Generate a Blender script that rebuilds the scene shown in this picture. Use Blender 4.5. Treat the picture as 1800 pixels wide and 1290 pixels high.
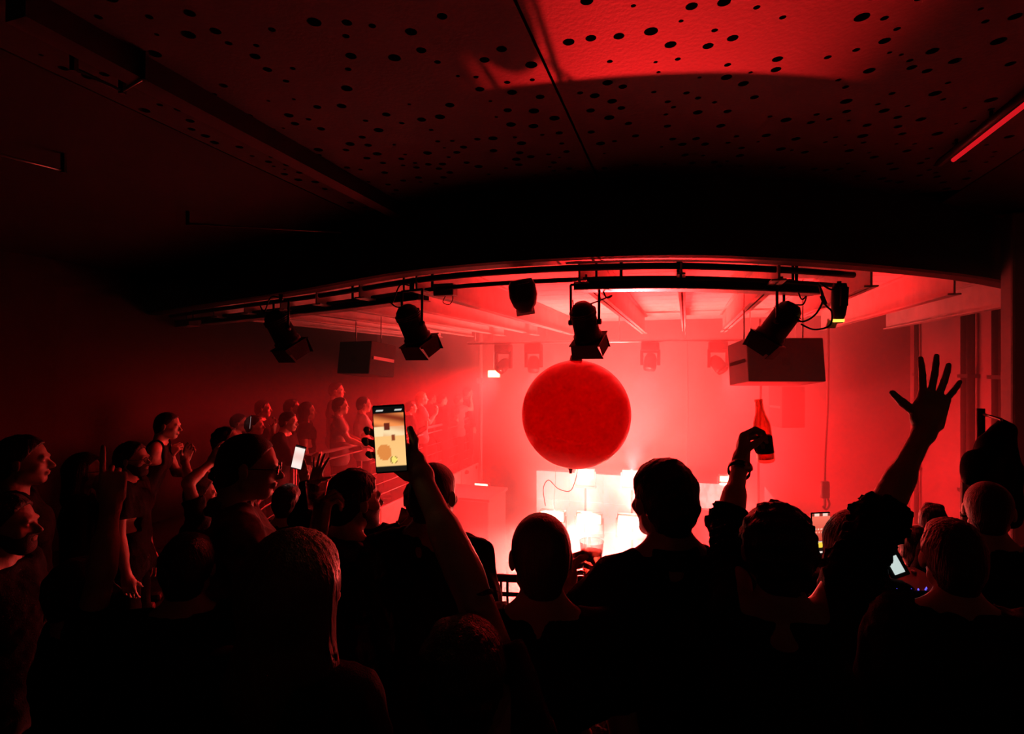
import bpy, bmesh, math, random
import numpy as np
from mathutils import Vector, Matrix, geometry

# ------------------------------------------------------------------ scene reset
for o in list(bpy.data.objects):
    bpy.data.objects.remove(o, do_unlink=True)
scene = bpy.context.scene
C = scene.collection
rng = random.Random(7)

# ------------------------------------------------------------------ camera
F_PX = 950.0                       # focal length in pixels of the 1800 px wide frame
CAM_Z = 2.15                       # camera held up over the crowd on the gallery
cam_d = bpy.data.cameras.new('camera')
cam_d.sensor_width = 36.0
cam_d.lens = F_PX / 1800.0 * 36.0
cam_d.clip_start = 0.05
cam = bpy.data.objects.new('camera', cam_d)
cam.location = (0, 0, CAM_Z)
cam.rotation_euler = (math.pi / 2, 0, 0)
C.objects.link(cam)
scene.camera = cam

# ------------------------------------------------------------------ world, exposure
w = bpy.data.worlds.new('night'); scene.world = w; w.use_nodes = True
w.node_tree.nodes['Background'].inputs[0].default_value = (0.0, 0.0, 0.0, 1)
w.node_tree.nodes['Background'].inputs[1].default_value = 0.0
vs = scene.view_settings
vs.view_transform = 'Standard'; vs.look = 'None'; vs.gamma = 1.0; vs.use_curve_mapping = False
vs.exposure = 0.0
cy = scene.cycles
cy.use_denoising = True
cy.max_bounces = 8; cy.diffuse_bounces = 3; cy.transmission_bounces = 8; cy.volume_bounces = 0
cy.sample_clamp_indirect = 6.0
cy.caustics_reflective = False; cy.caustics_refractive = False

# ------------------------------------------------------------------ frames
# hall axis: turned 17.8 degrees to the right of the camera axis
TH = math.atan(305.0 / 950.0); S_, C_ = math.sin(TH), math.cos(TH)
def hall(v, u, z=0.0):             # v = to the right across the hall, u = along the hall towards the stage
    return Vector((u * S_ + v * C_, u * C_ - v * S_, z))
def to_hall(x, y): return (x * C_ - y * S_, x * S_ + y * C_)
def at(px, py, d):                 # a point of the place seen at this pixel, d metres ahead
    return Vector(((px - 900) / F_PX * d, d, CAM_Z - (py - 645) / F_PX * d))
HALL_ROT = Matrix.Rotation(-TH, 4, 'Z')   # local x = across, local y = along the hall

RED = (1.0, 0.013, 0.014)
RED_HOT = (1.0, 0.080, 0.066)

# ------------------------------------------------------------------ large stage lights (fixtures are built below, save for the added fill spots)
def spot(name, loc, target, power, size=60, blend=0.6, col=RED, radius=0.06):
    l = bpy.data.lights.new(name, 'SPOT'); l.energy = power; l.color = col
    l.spot_size = math.radians(size); l.spot_blend = blend; l.shadow_soft_size = radius
    o = bpy.data.objects.new(name, l); o.location = loc
    o.rotation_euler = (Vector(target) - Vector(loc)).to_track_quat('-Z', 'Y').to_euler()
    C.objects.link(o); return o
def area(name, loc, target, power, sx, sy, col=RED, spread=180):
    l = bpy.data.lights.new(name, 'AREA'); l.energy = power; l.color = col
    l.shape = 'RECTANGLE'; l.size = sx; l.size_y = sy; l.spread = math.radians(spread)
    o = bpy.data.objects.new(name, l); o.location = loc
    o.rotation_euler = (Vector(target) - Vector(loc)).to_track_quat('-Z', 'Y').to_euler()
    C.objects.link(o); return o

BLINDERS = [  # px, py, depth, width px
    (970, 908, 9.0, 40), (1035, 912, 9.0, 40), (1110, 916, 9.0, 44),
    (1028, 831, 10.2, 27), (1110, 834, 10.0, 27), (1278, 842, 10.0, 22)]
BL_POWER = [210, 210, 210, 70, 70, 40]

STROBE_SPREAD, STROBE_TILT = 46, -.5
# the upper right strobe also throws a tight beam up under the bulkhead onto the gallery ceiling
spot('strobe_beam', at(1110, 834, 9.97), at(1190, 70, 2.06), 26000, 13, 1.0, RED, .05)

# unseen spots without fixtures, added over the stage to brighten the hall ceiling
for v_, u_, tv, tu in ((-3.2, 8.3, -3.2, 7.5), (.5, 8.3, .4, 7.4), (-1.4, 7.9, -1.4, 7.2)):
    spot('ceiling_fill', hall(v_, u_, -1.2), hall(tv, tu, 3.1), 12000, 58, 1.0, RED, .08)
# spots added at the low strobes, aimed back to brighten wall and haze
for px_, w_ in ((970, 3400), (1035, 3400), (1110, 3400)):
    q_ = at(px_, 900, 8.95); spot('added_flood', q_, q_ + hall(0, .55, 1.0), w_, 140, 1.0, RED_HOT, .12)
q_ = at(1278, 835, 9.9); spot('added_flood', q_, q_ + hall(1.0, .12, .12), 1700, 130, 1.0, RED, .12)  # spot added at the far right strobe to brighten the walls there
# the moving heads of the far crossbar: px, py, depth, target, watts, cone, colour
HEADS = [(885, 642, 10.08, at(735, 800, 8.8), 4300, 92, RED), (938, 640, 9.90, hall(-2.4, 8.3, -3.0), 900, 150, RED),
         (1143, 636, 9.27, hall(-1.1, 8.3, -3.0), 900, 150, RED), (1262, 640, 8.94, hall(2.9, 7.9, -1.2), 1400, 140, RED)]
for (x_, y_, d_, t_, p_, c_, k_) in HEADS:
    q_ = at(x_, y_, d_); spot('head_beam', q_ + (t_ - q_).normalized() * .19, t_, p_, c_, 1.0, k_, .16)

# ------------------------------------------------------------------ material helpers
MATS = {}
def mat(name, col, rough=0.6, metal=0.0, spec=0.5, bump=0.0, bscale=40.0, var=0.0, vscale=6.0, emit=None, estr=0.0,
        trans=0.0, ior=1.45, alpha=1.0, sheen=0.0, stretch=None):
    if name in MATS: return MATS[name]
    m = bpy.data.materials.new(name); m.use_nodes = True
    nt = m.node_tree; b = nt.nodes['Principled BSDF']
    b.inputs['Base Color'].default_value = (*col, 1)
    b.inputs['Roughness'].default_value = rough
    b.inputs['Metallic'].default_value = metal
    b.inputs['Specular IOR Level'].default_value = spec
    b.inputs['Transmission Weight'].default_value = trans
    b.inputs['IOR'].default_value = ior
    b.inputs['Sheen Weight'].default_value = sheen
    if emit:
        b.inputs['Emission Color'].default_value = (*emit, 1)
        b.inputs['Emission Strength'].default_value = estr
    if bump or var:
        tc = nt.nodes.new('ShaderNodeTexCoord')
        mp = nt.nodes.new('ShaderNodeMapping')
        if stretch: mp.inputs['Scale'].default_value = stretch
        nt.links.new(tc.outputs['Object'], mp.inputs['Vector'])
    if bump:
        n = nt.nodes.new('ShaderNodeTexNoise'); n.inputs['Scale'].default_value = bscale; n.inputs['Detail'].default_value = 3
        bp = nt.nodes.new('ShaderNodeBump'); bp.inputs['Strength'].default_value = bump; bp.inputs['Distance'].default_value = 0.01
        nt.links.new(mp.outputs['Vector'], n.inputs['Vector'])
        nt.links.new(n.outputs['Fac'], bp.inputs['Height']); nt.links.new(bp.outputs['Normal'], b.inputs['Normal'])
    if var:
        n = nt.nodes.new('ShaderNodeTexNoise'); n.inputs['Scale'].default_value = vscale; n.inputs['Detail'].default_value = 4
        r = nt.nodes.new('ShaderNodeValToRGB')
        r.color_ramp.elements[0].position = 0.3; r.color_ramp.elements[1].position = 0.7
        r.color_ramp.elements[0].color = (*[c * (1 - var) for c in col], 1)
        r.color_ramp.elements[1].color = (*[min(1, c * (1 + var)) for c in col], 1)
        nt.links.new(mp.outputs['Vector'], n.inputs['Vector'])
        nt.links.new(n.outputs['Fac'], r.inputs['Fac']); nt.links.new(r.outputs['Color'], b.inputs['Base Color'])
    MATS[name] = m; return m
def emat(name, col, strength):
    if name in MATS: return MATS[name]
    m = bpy.data.materials.new(name); m.use_nodes = True; nt = m.node_tree
    nt.nodes.remove(nt.nodes['Principled BSDF'])
    e = nt.nodes.new('ShaderNodeEmission'); e.inputs[0].default_value = (*col, 1); e.inputs[1].default_value = strength
    nt.links.new(e.outputs[0], nt.nodes['Material Output'].inputs['Surface'])
    MATS[name] = m; return m
def vmat(name, strength):          # screens: emission from the picture stored on the screen mesh
    if name in MATS: return MATS[name]
    m = bpy.data.materials.new(name); m.use_nodes = True; nt = m.node_tree
    nt.nodes.remove(nt.nodes['Principled BSDF'])
    e = nt.nodes.new('ShaderNodeEmission'); a = nt.nodes.new('ShaderNodeVertexColor'); a.layer_name = 'picture'
    e.inputs[1].default_value = strength
    nt.links.new(a.outputs['Color'], e.inputs[0]); nt.links.new(e.outputs[0], nt.nodes['Material Output'].inputs['Surface'])
    MATS[name] = m; return m

M_black_metal = mat('black_metal', (0.02, 0.02, 0.02), 0.45, 0.3)
M_black_matte = mat('black_matte', (0.012, 0.012, 0.012), 0.8, bump=0.2, bscale=60)
M_steel = mat('steel', (0.55, 0.55, 0.55), 0.35, 0.8, bump=0.05)
M_white_paint = mat('white_paint', (0.72, 0.70, 0.68), 0.6, bump=0.1, bscale=25, var=0.08)
M_beam = mat('beam_paint', (0.62, 0.60, 0.58), 0.5, bump=0.1, bscale=30, var=0.12)
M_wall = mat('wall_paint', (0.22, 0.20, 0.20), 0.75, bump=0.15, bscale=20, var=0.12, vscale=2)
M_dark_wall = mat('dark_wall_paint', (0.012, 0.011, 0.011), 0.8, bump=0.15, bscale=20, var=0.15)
M_ceiling = mat('perforated_ceiling_paint', (0.030, 0.027, 0.026), 0.7, bump=0.2, bscale=50, var=0.15, vscale=3)
M_void = mat('void_black', (0.004, 0.004, 0.004), 0.95)
M_fascia = mat('fascia_black', (0.012, 0.011, 0.011), 0.6, bump=0.1, var=0.2)
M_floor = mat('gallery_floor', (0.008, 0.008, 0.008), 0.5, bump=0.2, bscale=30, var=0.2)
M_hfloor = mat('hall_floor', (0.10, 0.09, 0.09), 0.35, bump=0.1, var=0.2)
M_cable = mat('cable_rubber', (0.012, 0.012, 0.012), 0.6)
M_skin = mat('skin', (0.46, 0.30, 0.23), 0.42, bump=0.12, bscale=120, var=0.08, vscale=14)
M_skin2 = mat('skin_pale', (0.56, 0.40, 0.32), 0.42, bump=0.12, bscale=120, var=0.08, vscale=14)
M_hair = mat('hair_dark', (0.018, 0.012, 0.010), 0.42, bump=0.6, bscale=260, stretch=(1, 1, 0.12))
M_hair2 = mat('hair_brown', (0.10, 0.055, 0.030), 0.38, bump=0.6, bscale=260, stretch=(1, 1, 0.12))
M_hair_fair = mat('hair_fair', (0.40, 0.26, 0.14), 0.35, bump=0.7, bscale=240, stretch=(1, 1, 0.08))
M_stubble = mat('stubble', (0.035, 0.024, 0.020), 0.6, bump=0.5, bscale=400)
M_cloth_black = mat('cloth_black', (0.014, 0.013, 0.013), 0.85, spec=0.12, bump=0.35, bscale=220)
M_cloth_dark = mat('cloth_charcoal', (0.020, 0.019, 0.019), 0.85, spec=0.12, bump=0.35, bscale=220)
M_cloth_grey = mat('cloth_grey', (0.22, 0.21, 0.21), 0.85, bump=0.35, bscale=220)
M_cloth_white = mat('cloth_white', (0.70, 0.68, 0.66), 0.85, bump=0.35, bscale=220)
M_denim = mat('denim', (0.010, 0.011, 0.014), 0.85, spec=0.12, bump=0.3, bscale=260)
M_leather = mat('leather_black', (0.02, 0.017, 0.016), 0.33, bump=0.35, bscale=70)
M_rubber = mat('shoe_rubber', (0.02, 0.02, 0.02), 0.7)
M_frame = mat('spectacle_frame', (0.01, 0.01, 0.01), 0.25)

# ------------------------------------------------------------------ mesh helpers
def tag(o, label=None, cat=None, group=None, kind=None):
    if label: o['label'] = label
    if cat: o['category'] = cat
    if group: o['group'] = group
    if kind: o['kind'] = kind
    return o
def link(name, me, m, parent=None, smooth=False):
    if m is not None and len(me.materials) == 0: me.materials.append(m)
    if smooth:
        me.polygons.foreach_set('use_smooth', [True] * len(me.polygons))
    o = bpy.data.objects.new(name, me); C.objects.link(o)
    if parent is not None: o.parent = parent
    return o
def empty(name, loc=(0, 0, 0), rot=None):
    o = bpy.data.objects.new(name, None); C.objects.link(o); o.location = loc
    o.empty_display_size = 0.1
    if rot is not None:
        o.rotation_mode = 'XYZ'; o.rotation_euler = rot.to_euler() if isinstance(rot, Matrix) else rot
    return o
class MB:
    """collects shapes into one mesh"""
    def __init__(s): s.v = []; s.f = []; s.sm = []
    def add(s, vs_, fs, smooth=False):
        n = len(s.v); s.v += [tuple(p) for p in vs_]
        s.f += [tuple(i + n for i in f) for f in fs]; s.sm += [smooth] * len(fs)
    def box(s, lo, hi, M=None, bev=0.0):
        x0, y0, z0 = lo; x1, y1, z1 = hi
        if bev > 0:
            b = min(bev, (x1 - x0) * .45, (y1 - y0) * .45, (z1 - z0) * .45)
            pts = []
            bm = bmesh.new(); bmesh.ops.create_cube(bm, size=1)
            for q in bm.verts:
                q.co = Vector((x0 + (q.co.x + .5) * (x1 - x0), y0 + (q.co.y + .5) * (y1 - y0), z0 + (q.co.z + .5) * (z1 - z0)))
            bmesh.ops.bevel(bm, geom=bm.edges[:], offset=b, segments=2, affect='EDGES', profile=0.5)
            bm.verts.index_update()
            vv = [q.co.copy() for q in bm.verts]; ff = [[q.index for q in f.verts] for f in bm.faces]; bm.free()
        else:
            vv = [Vector(p) for p in ((x0, y0, z0), (x1, y0, z0), (x1, y1, z0), (x0, y1, z0), (x0, y0, z1), (x1, y0, z1), (x1, y1, z1), (x0, y1, z1))]
            ff = [(0, 3, 2, 1), (4, 5, 6, 7), (0, 1, 5, 4), (1, 2, 6, 5), (2, 3, 7, 6), (3, 0, 4, 7)]
        if M is not None: vv = [M @ p for p in vv]
        s.add(vv, ff); return s
    def tube(s, pts, r, n=10, caps=True, M=None):
        pts = [Vector(p) for p in pts]; rs = r if isinstance(r, (list, tuple)) else [r] * len(pts)
        up = None; vv = []
        for i, p in enumerate(pts):
            t = (pts[min(i + 1, len(pts) - 1)] - pts[max(i - 1, 0)]).normalized()
            if up is None:
                up = Vector((0, 0, 1)) if abs(t.z) < 0.9 else Vector((1, 0, 0))
            a = t.cross(up)
            if a.length < 1e-5: a = t.orthogonal()
            a.normalize(); b = a.cross(t).normalized(); up = b
            for k in range(n):
                an = 2 * math.pi * k / n
                vv.append(p + a * (rs[i] * math.cos(an)) + b * (rs[i] * math.sin(an)))
        ff = []
        for i in range(len(pts) - 1):
            for k in range(n):
                k2 = (k + 1) % n
                ff.append((i * n + k, i * n + k2, (i + 1) * n + k2, (i + 1) * n + k))
        if M is not None: vv = [M @ p for p in vv]
        s.add(vv, ff, True)
        if caps:
            base = len(s.v) - len(vv)
            s.f.append(tuple(base + k for k in range(n))[::-1]); s.sm.append(False)
            s.f.append(tuple(base + (len(pts) - 1) * n + k for k in range(n))); s.sm.append(False)
        return s
    def lathe(s, prof, n=24, M=None):
        vv = []; ff = []
        for (r, z) in prof:
            for k in range(n):
                an = 2 * math.pi * k / n; vv.append(Vector((r * math.cos(an), r * math.sin(an), z)))
        for i in range(len(prof) - 1):
            for k in range(n):
                k2 = (k + 1) % n
                ff.append((i * n + k, i * n + k2, (i + 1) * n + k2, (i + 1) * n + k))
        if M is not None: vv = [M @ p for p in vv]
        s.add(vv, ff, True); return s
    def prism(s, poly, z0, z1, M=None):
        n = len(poly)
        vv = [Vector((p[0], p[1], z0)) for p in poly] + [Vector((p[0], p[1], z1)) for p in poly]
        tris = geometry.tessellate_polygon([[Vector((p[0], p[1], 0)) for p in poly]])
        ff = [tuple(t) for t in tris] + [tuple(i + n for i in t[::-1]) for t in tris]
        ff += [(i, (i + 1) % n, (i + 1) % n + n, i + n) for i in range(n)]
        if M is not None: vv = [M @ p for p in vv]
        s.add(vv, ff); return s
    def mesh(s, name):
        me = bpy.data.meshes.new(name); me.from_pydata(s.v, [], s.f)
        me.polygons.foreach_set('use_smooth', s.sm)
        bm = bmesh.new(); bm.from_mesh(me); bmesh.ops.recalc_face_normals(bm, faces=bm.faces[:]); bm.to_mesh(me); bm.free()
        me.update(); return me
    def build(s, name, m, parent=None): return link(name, s.mesh(name), m, parent)
def frame_from(z, hint=(0, 0, 1), origin=(0, 0, 0)):
    z = Vector(z).normalized(); h = Vector(hint)
    if abs(z.dot(h.normalized())) > 0.98: h = Vector((0, 1, 0))
    x = h.cross(z).normalized(); y = z.cross(x)
    M = Matrix((x, y, z)).transposed().to_4x4(); M.translation = Vector(origin); return M
def smooth_curve(pts, n=8):
    P = [Vector(p) for p in pts]; out = []
    for i in range(len(P) - 1):
        p0 = P[max(i - 1, 0)]; p1 = P[i]; p2 = P[i + 1]; p3 = P[min(i + 2, len(P) - 1)]
        for k in range(n):
            t = k / n
            out.append(0.5 * ((2 * p1) + (p2 - p0) * t + (2 * p0 - 5 * p1 + 4 * p2 - p3) * t * t + (3 * p1 - p0 - 3 * p2 + p3) * t ** 3))
    out.append(P[-1]); return out
# ================================================================== the setting
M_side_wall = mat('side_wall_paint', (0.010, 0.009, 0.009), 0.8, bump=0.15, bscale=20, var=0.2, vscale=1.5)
WALL_L, WALL_R, WALL_B, WALL_BACK = -7.0, 3.8, 11.3, -2.2
HALL_FLOOR, GAL_CEIL, HALL_CEIL, FASCIA_Z = -3.6, 3.40, 3.10, 2.88
def hall_box(name, lo, hi, m, parent=None):     # lo, hi in (v, u, z)
    return MB().box(lo, hi, HALL_ROT).build(name, m, parent)
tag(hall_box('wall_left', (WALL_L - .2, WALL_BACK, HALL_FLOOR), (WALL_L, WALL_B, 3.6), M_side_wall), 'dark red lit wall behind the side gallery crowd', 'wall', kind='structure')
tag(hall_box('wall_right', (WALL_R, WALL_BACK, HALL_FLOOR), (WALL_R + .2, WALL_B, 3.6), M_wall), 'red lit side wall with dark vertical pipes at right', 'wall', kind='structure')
tag(hall_box('wall_stage', (WALL_L - .2, WALL_B, HALL_FLOOR), (WALL_R + .2, WALL_B + .2, 3.6), M_wall), 'wall behind the stage lost in bright haze', 'wall', kind='structure')
tag(hall_box('wall_back', (WALL_L - .2, WALL_BACK - .2, HALL_FLOOR), (WALL_R + .2, WALL_BACK, 3.6), M_dark_wall), 'dark wall at the rear of the gallery', 'wall', kind='structure')
tag(hall_box('floor_hall', (WALL_L - .2, WALL_BACK - .2, HALL_FLOOR - .2), (WALL_R + .2, WALL_B + .2, HALL_FLOOR), M_hfloor), 'lower floor of the hall in front of the stage', 'floor', kind='structure')

# gallery slab: our balcony and the side gallery in one
edge = smooth_curve([(5.5, 4.75, 0), (4.4, 4.25, 0), (3, 3.8, 0), (1.5, 3.5, 0), (0, 3.45, 0), (-1.3, 3.8, 0), (-2.1, 4.6, 0), (-2.48, 5.4, 0), hall(-4.25, 5.2)], 6)
RAIL_END = 10.8
poly = [p for p in edge] + [hall(-4.25, RAIL_END), hall(WALL_L, RAIL_END), hall(WALL_L, WALL_BACK), hall(WALL_R, WALL_BACK)]
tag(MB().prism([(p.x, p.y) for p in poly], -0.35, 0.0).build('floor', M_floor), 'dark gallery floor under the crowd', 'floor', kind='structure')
# pale fascia panels along the side gallery edge
fas = tag(empty('trim_1'), 'pale panelled edge of the side gallery below the railing', 'trim', kind='structure')
nP = 6; u0, u1 = 4.9, RAIL_END
for i in range(nP):
    a = u0 + (u1 - u0) * i / nP; b = u0 + (u1 - u0) * (i + 1) / nP
    MB().box((-4.25, a + .012, -0.42), (-4.20, b - .012, 0.10), HALL_ROT, bev=.006).build('panel', M_white_paint, fas)
# kick edge of our gallery
kick = MB()
for (off0, off1, z0, z1) in ((0, .05, -.40, .13),):
    vv = []; ff = []; n = len(edge)
    for i, p in enumerate(edge):
        t = (edge[min(i + 1, n - 1)] - edge[max(i - 1, 0)]).normalized(); nn = Vector((t.y, -t.x, 0))
        for (o_, z_) in ((off0, z0), (off1, z0), (off1, z1), (off0, z1)): vv.append(p + nn * o_ + Vector((0, 0, z_)))
    for i in range(n - 1):
        for k in range(4): ff.append((i * 4 + k, i * 4 + (k + 1) % 4, (i + 1) * 4 + (k + 1) % 4, (i + 1) * 4 + k))
    kick.add(vv, ff)
tag(kick.build('trim_2', M_black_metal), 'black kick edge along the front of the gallery floor', 'trim', kind='structure')

# perforated gallery ceiling: real holes cut by a constrained triangulation
FCURVE = smooth_curve([(-6.8, 8.85, 0), (-4.4, 6.9, 0), (-2.2, 5.25, 0), (-.67, 4.02, 0), (.74, 3.55, 0), (1.92, 3.65, 0), (3.45, 4.2, 0), (4.5, 4.78, 0), (5.45, 5.4, 0)], 8)
ceil = tag(empty('ceiling', (0, 0, GAL_CEIL)), 'perforated gallery ceiling panels lit red overhead', 'ceiling', kind='structure')
M_hole = mat('hole_lining', (0.03, 0.025, 0.022), 0.9)
def holes_in(x0, x1, y0, y1, count, seed):
    r = random.Random(seed); hs = []
    tries = 0
    while len(hs) < count and tries < 40000:
        tries += 1
        rad = r.choice([.009, .012, .014, .019, .021, .023, .026])
        x = r.uniform(x0 + .04, x1 - .04); y = r.uniform(y0 + .04, y1 - .04)
        if all((x - a) ** 2 + (y - b) ** 2 > (rad + c + .038) ** 2 for a, b, c in hs): hs.append((x, y, rad))
    return hs
def perforated(name, x0, x1, y0, y1, count, seed, parent):
    hs = holes_in(x0, x1, y0, y1, count, seed)
    vs_ = [Vector((x0, y0)), Vector((x1, y0)), Vector((x1, y1)), Vector((x0, y1))]; es = [(0, 1), (1, 2), (2, 3), (3, 0)]
    for gx in np.arange(x0 + .25, x1 - .1, .25):
        for gy in np.arange(y0 + .25, y1 - .1, .25):
            if all((gx - a) ** 2 + (gy - b) ** 2 > (c + .03) ** 2 for a, b, c in hs): vs_.append(Vector((gx, gy)))
    NS = 12; rings = []
    for (a, b, c) in hs:
        n0 = len(vs_); rings.append(n0)
        for k in range(NS):
            an = 2 * math.pi * k / NS; vs_.append(Vector((a + c * math.cos(an), b + c * math.sin(an))))
        es += [(n0 + k, n0 + (k + 1) % NS) for k in range(NS)]
    ov, oe, of, ovi, _, _ = geometry.delaunay_2d_cdt(vs_, es, [], 0, 1e-6)
    orig = {}
    for i, l in enumerate(ovi):
        for j in l: orig[j] = i
    hid = {}
    for ri, n0 in enumerate(rings):
        for k in range(NS): hid[orig[n0 + k]] = ri
    faces = []
    for f in of:
        s = {hid.get(i, -1) for i in f}
        if len(s) == 1 and -1 not in s: continue
        faces.append(tuple(f))
    V = [Vector((p.x, p.y, 0)) for p in ov]
    panel = link(name, (lambda me: (me.from_pydata(V, [], faces), me)[1])(bpy.data.meshes.new(name)), M_ceiling, parent)
    lin = MB()
    for (a, b, c) in hs:
        lin.lathe([(c, 0), (c, .04), (0.0005, .04)], NS, Matrix.Translation((a, b, 0)))
    ho = lin.build('hole', M_hole, panel); ho['kind'] = 'stuff'
    return panel
# two wide panels meet at the joint that runs along the hall axis
CE = empty('ceiling_grid'); bpy.data.objects.remove(CE)
vj = to_hall(.08, 2.06)[0]
ceil.rotation_euler = (0, 0, -TH)
for (v0, v1, ua, ub, cnt, sd) in ((vj - 2.0, vj - .006, .9, 4.6, 330, 3), (vj + .006, vj + 2.4, .9, 4.6, 400, 5)):
    perforated('panel', v0, v1, ua, ub, cnt, sd, ceil)
for (v0, v1, ua, ub) in ((WALL_L, vj - 2.012, WALL_BACK, 9.0), (vj - 2.0, vj + 2.4, WALL_BACK, .888), (vj + 2.412, WALL_R, WALL_BACK, 6.2)):
    MB().box((v0, ua, 0), (v1, ub, .03)).build('panel', M_dark_wall, ceil)
MB().box((WALL_L, WALL_BACK, .06), (WALL_R, 9.0, .10)).build('backing', M_void, ceil)

# curved black bulkhead between gallery and hall
fb = MB(); vv = []; ff = []; n = len(FCURVE)
for i, p in enumerate(FCURVE):
    t = (FCURVE[min(i + 1, n - 1)] - FCURVE[max(i - 1, 0)]).normalized(); nn = Vector((-t.y, t.x, 0))
    for (o_, z_) in ((0, FASCIA_Z), (.03, FASCIA_Z - .012), (.16, FASCIA_Z - .012), (.16, GAL_CEIL + .3), (0, GAL_CEIL + .3)): vv.append(p + nn * o_ + Vector((0, 0, z_)))
for i in range(n - 1):
    for k in range(5): ff.append((i * 5 + k, i * 5 + (k + 1) % 5, (i + 1) * 5 + (k + 1) % 5, (i + 1) * 5 + k))
fb.add(vv, ff)
tag(fb.build('trim_3', M_fascia), 'long curved black bulkhead where the gallery ceiling ends', 'bulkhead', kind='structure')

# hall ceiling: boards across, steel I-beams along
hc = tag(empty('ceiling', (0, 0, HALL_CEIL)), 'pale boarded hall ceiling with steel beams', 'ceiling', kind='structure')
hc.rotation_euler = (0, 0, -TH)
def front_u(v):                        # where the bulkhead crosses this lane
    best = min(FCURVE, key=lambda p: abs(to_hall(p.x, p.y)[0] - v)); return to_hall(best.x, best.y)[1] + .18
bw = .46; u = 3.3; k = 0
while u < WALL_B:
    # clip the board's ends so that it stays behind the bulkhead
    vs0 = [v for v in np.arange(WALL_L, WALL_R + .01, .1) if front_u(v) <= u + .0]
    if vs0:
        MB().box((max(min(vs0), WALL_L), u + .008, .0), (min(max(vs0), WALL_R), min(u + bw - .008, WALL_B), .035)).build('board', M_white_paint, hc)
    u += bw
front_edge = [to_hall(p.x, p.y) for p in FCURVE]
front_edge = [(max(WALL_L, min(WALL_R, v)), u + .10) for v, u in front_edge]
MB().prism(front_edge + [(WALL_R, WALL_B), (WALL_L, WALL_B)], .06, .10).build('backing', M_dark_wall, hc)
for v in (-5.6, -4.9, -4.2, -3.5, -2.8, -2.1, -.73, -.03, .64, 1.37, 2.2, 3.15):
    b = MB(); ua = front_u(v) + .12; ub = 10.35
    bot = -.33 if v != -.03 else -.30
    wd = .05 if v != -.03 else .03
    b.box((v - .008, ua, bot), (v + .008, ub, .0)); b.box((v - wd, ua, bot), (v + wd, ub, bot + .014)); b.box((v - wd, ua, -.02), (v + wd, ub, -.004))
    b.build('beam', M_beam, hc)
# gallery ceiling beam seen far left, joint strip
tag(hall_box('trim_4', (-2.16, 1.2, 3.30), (-2.06, 3.9, 3.40), mat('duct_paint', (.045, .04, .04), .45)), 'faintly lit dark boxed beam under the gallery ceiling', 'beam', kind='structure')

# vertical pipes on the right wall
M_pipe = mat('drain_pipe_dark', (0.006, 0.006, 0.006), 0.7)
for i, (px, r, lab) in enumerate(((1611, .035, 'thin dark vertical pipe nearest the stage on right wall'), (1706, .05, 'pair of dark vertical pipes behind the raised open hand'), (1768, .07, 'thick pair of dark vertical pipes beside hanging coat'))):
    rho = (px - 900) / F_PX; y = (WALL_R - r - .03) / (C_ * rho - S_); x = rho * y
    m_ = MB(); v_, u_ = to_hall(x, y)
    tr = tag(empty('wall_pipe', hall(v_, u_, HALL_FLOOR)), lab, 'pipe')
    for k in range(1 if i == 0 else 2):
        q = hall(0, .16 * k, 0)
        MB().tube([(q.x, q.y, 0), (q.x, q.y, HALL_CEIL - HALL_FLOOR)], r, 12).build('pipe', M_pipe, tr)
    for z in (2.2, 4.0, 5.6):
        br = MB(); br.box((-r - .012, -r - .02, z), (r + .03, (.16 if i else 0) + r + .02, z + .05), HALL_ROT)
        br.build('bracket', M_black_metal, tr)
# right-hand column near the gallery front
colm = tag(empty('column', at(1792, 645, 4.35).xy.to_3d()), 'red lit square column at the right picture edge', 'column', kind='structure')
MB().box((-.09, -.09, 0), (.09, .09, 3.38), HALL_ROT, bev=.02).build('shaft', M_wall, colm)
MB().box((-.12, -.12, 0), (.12, .12, .15), HALL_ROT, bev=.01).build('base', M_black_metal, colm)

# stage
st = tag(empty('stage', hall(-1.5, 9.9, HALL_FLOOR)), 'low dark stage block in front of the glowing screen', 'stage', kind='structure')
st.rotation_euler = (0, 0, -TH)
MB().box((-2.6, -1.5, 0), (4.8, 1.38, 1.5), bev=.02).build('deck', mat('stage_deck', (.03, .028, .027), .5, bump=.1), st)
for i in range(8): MB().box((-2.6 + i * .925 + .01, -1.53, .04), (-2.6 + (i + 1) * .925 - .01, -1.5, 1.42), bev=.005).build('skirt_panel', M_white_paint, st)
# ================================================================== railings
def railing(name, label, pts, post_every, heights, top=1.08, m=M_steel, group=None, wire_r=.006, top_r=.024):
    root = tag(empty(name, pts[0]), label, 'railing', group)
    o0 = Vector(pts[0])
    L = [Vector(p) - o0 for p in pts]
    MB().tube([p + Vector((0, 0, top)) for p in L], top_r, 12).build('handrail', m, root)
    MB().tube([p + Vector((0, 0, top - .10)) for p in L], .014, 8).build('lower_rail', m, root)
    for h in heights:
        MB().tube([p + Vector((0, 0, h)) for p in L], wire_r, 6).build('wire', m, root)
    # posts at even spacing
    acc = 0; nxt = .05
    for a, b in zip(L[:-1], L[1:]):
        l = (b - a).length
        while nxt <= acc + l:
            p = a + (b - a) * ((nxt - acc) / l); t = (b - a).normalized(); nn = Vector((t.y, -t.x, 0))
            pm = MB()
            for s in (-.02, .02):
                q = p + t * s; pm.tube([q + Vector((0, 0, .0)), q + Vector((0, 0, top))], .009, 6)
            po = pm.build('post', m, root)
            MB().box((p.x - .05, p.y - .05, 0), (p.x + .05, p.y + .05, .015)).build('foot_plate', m, po)
            nxt += post_every
        acc += l
    return root
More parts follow.
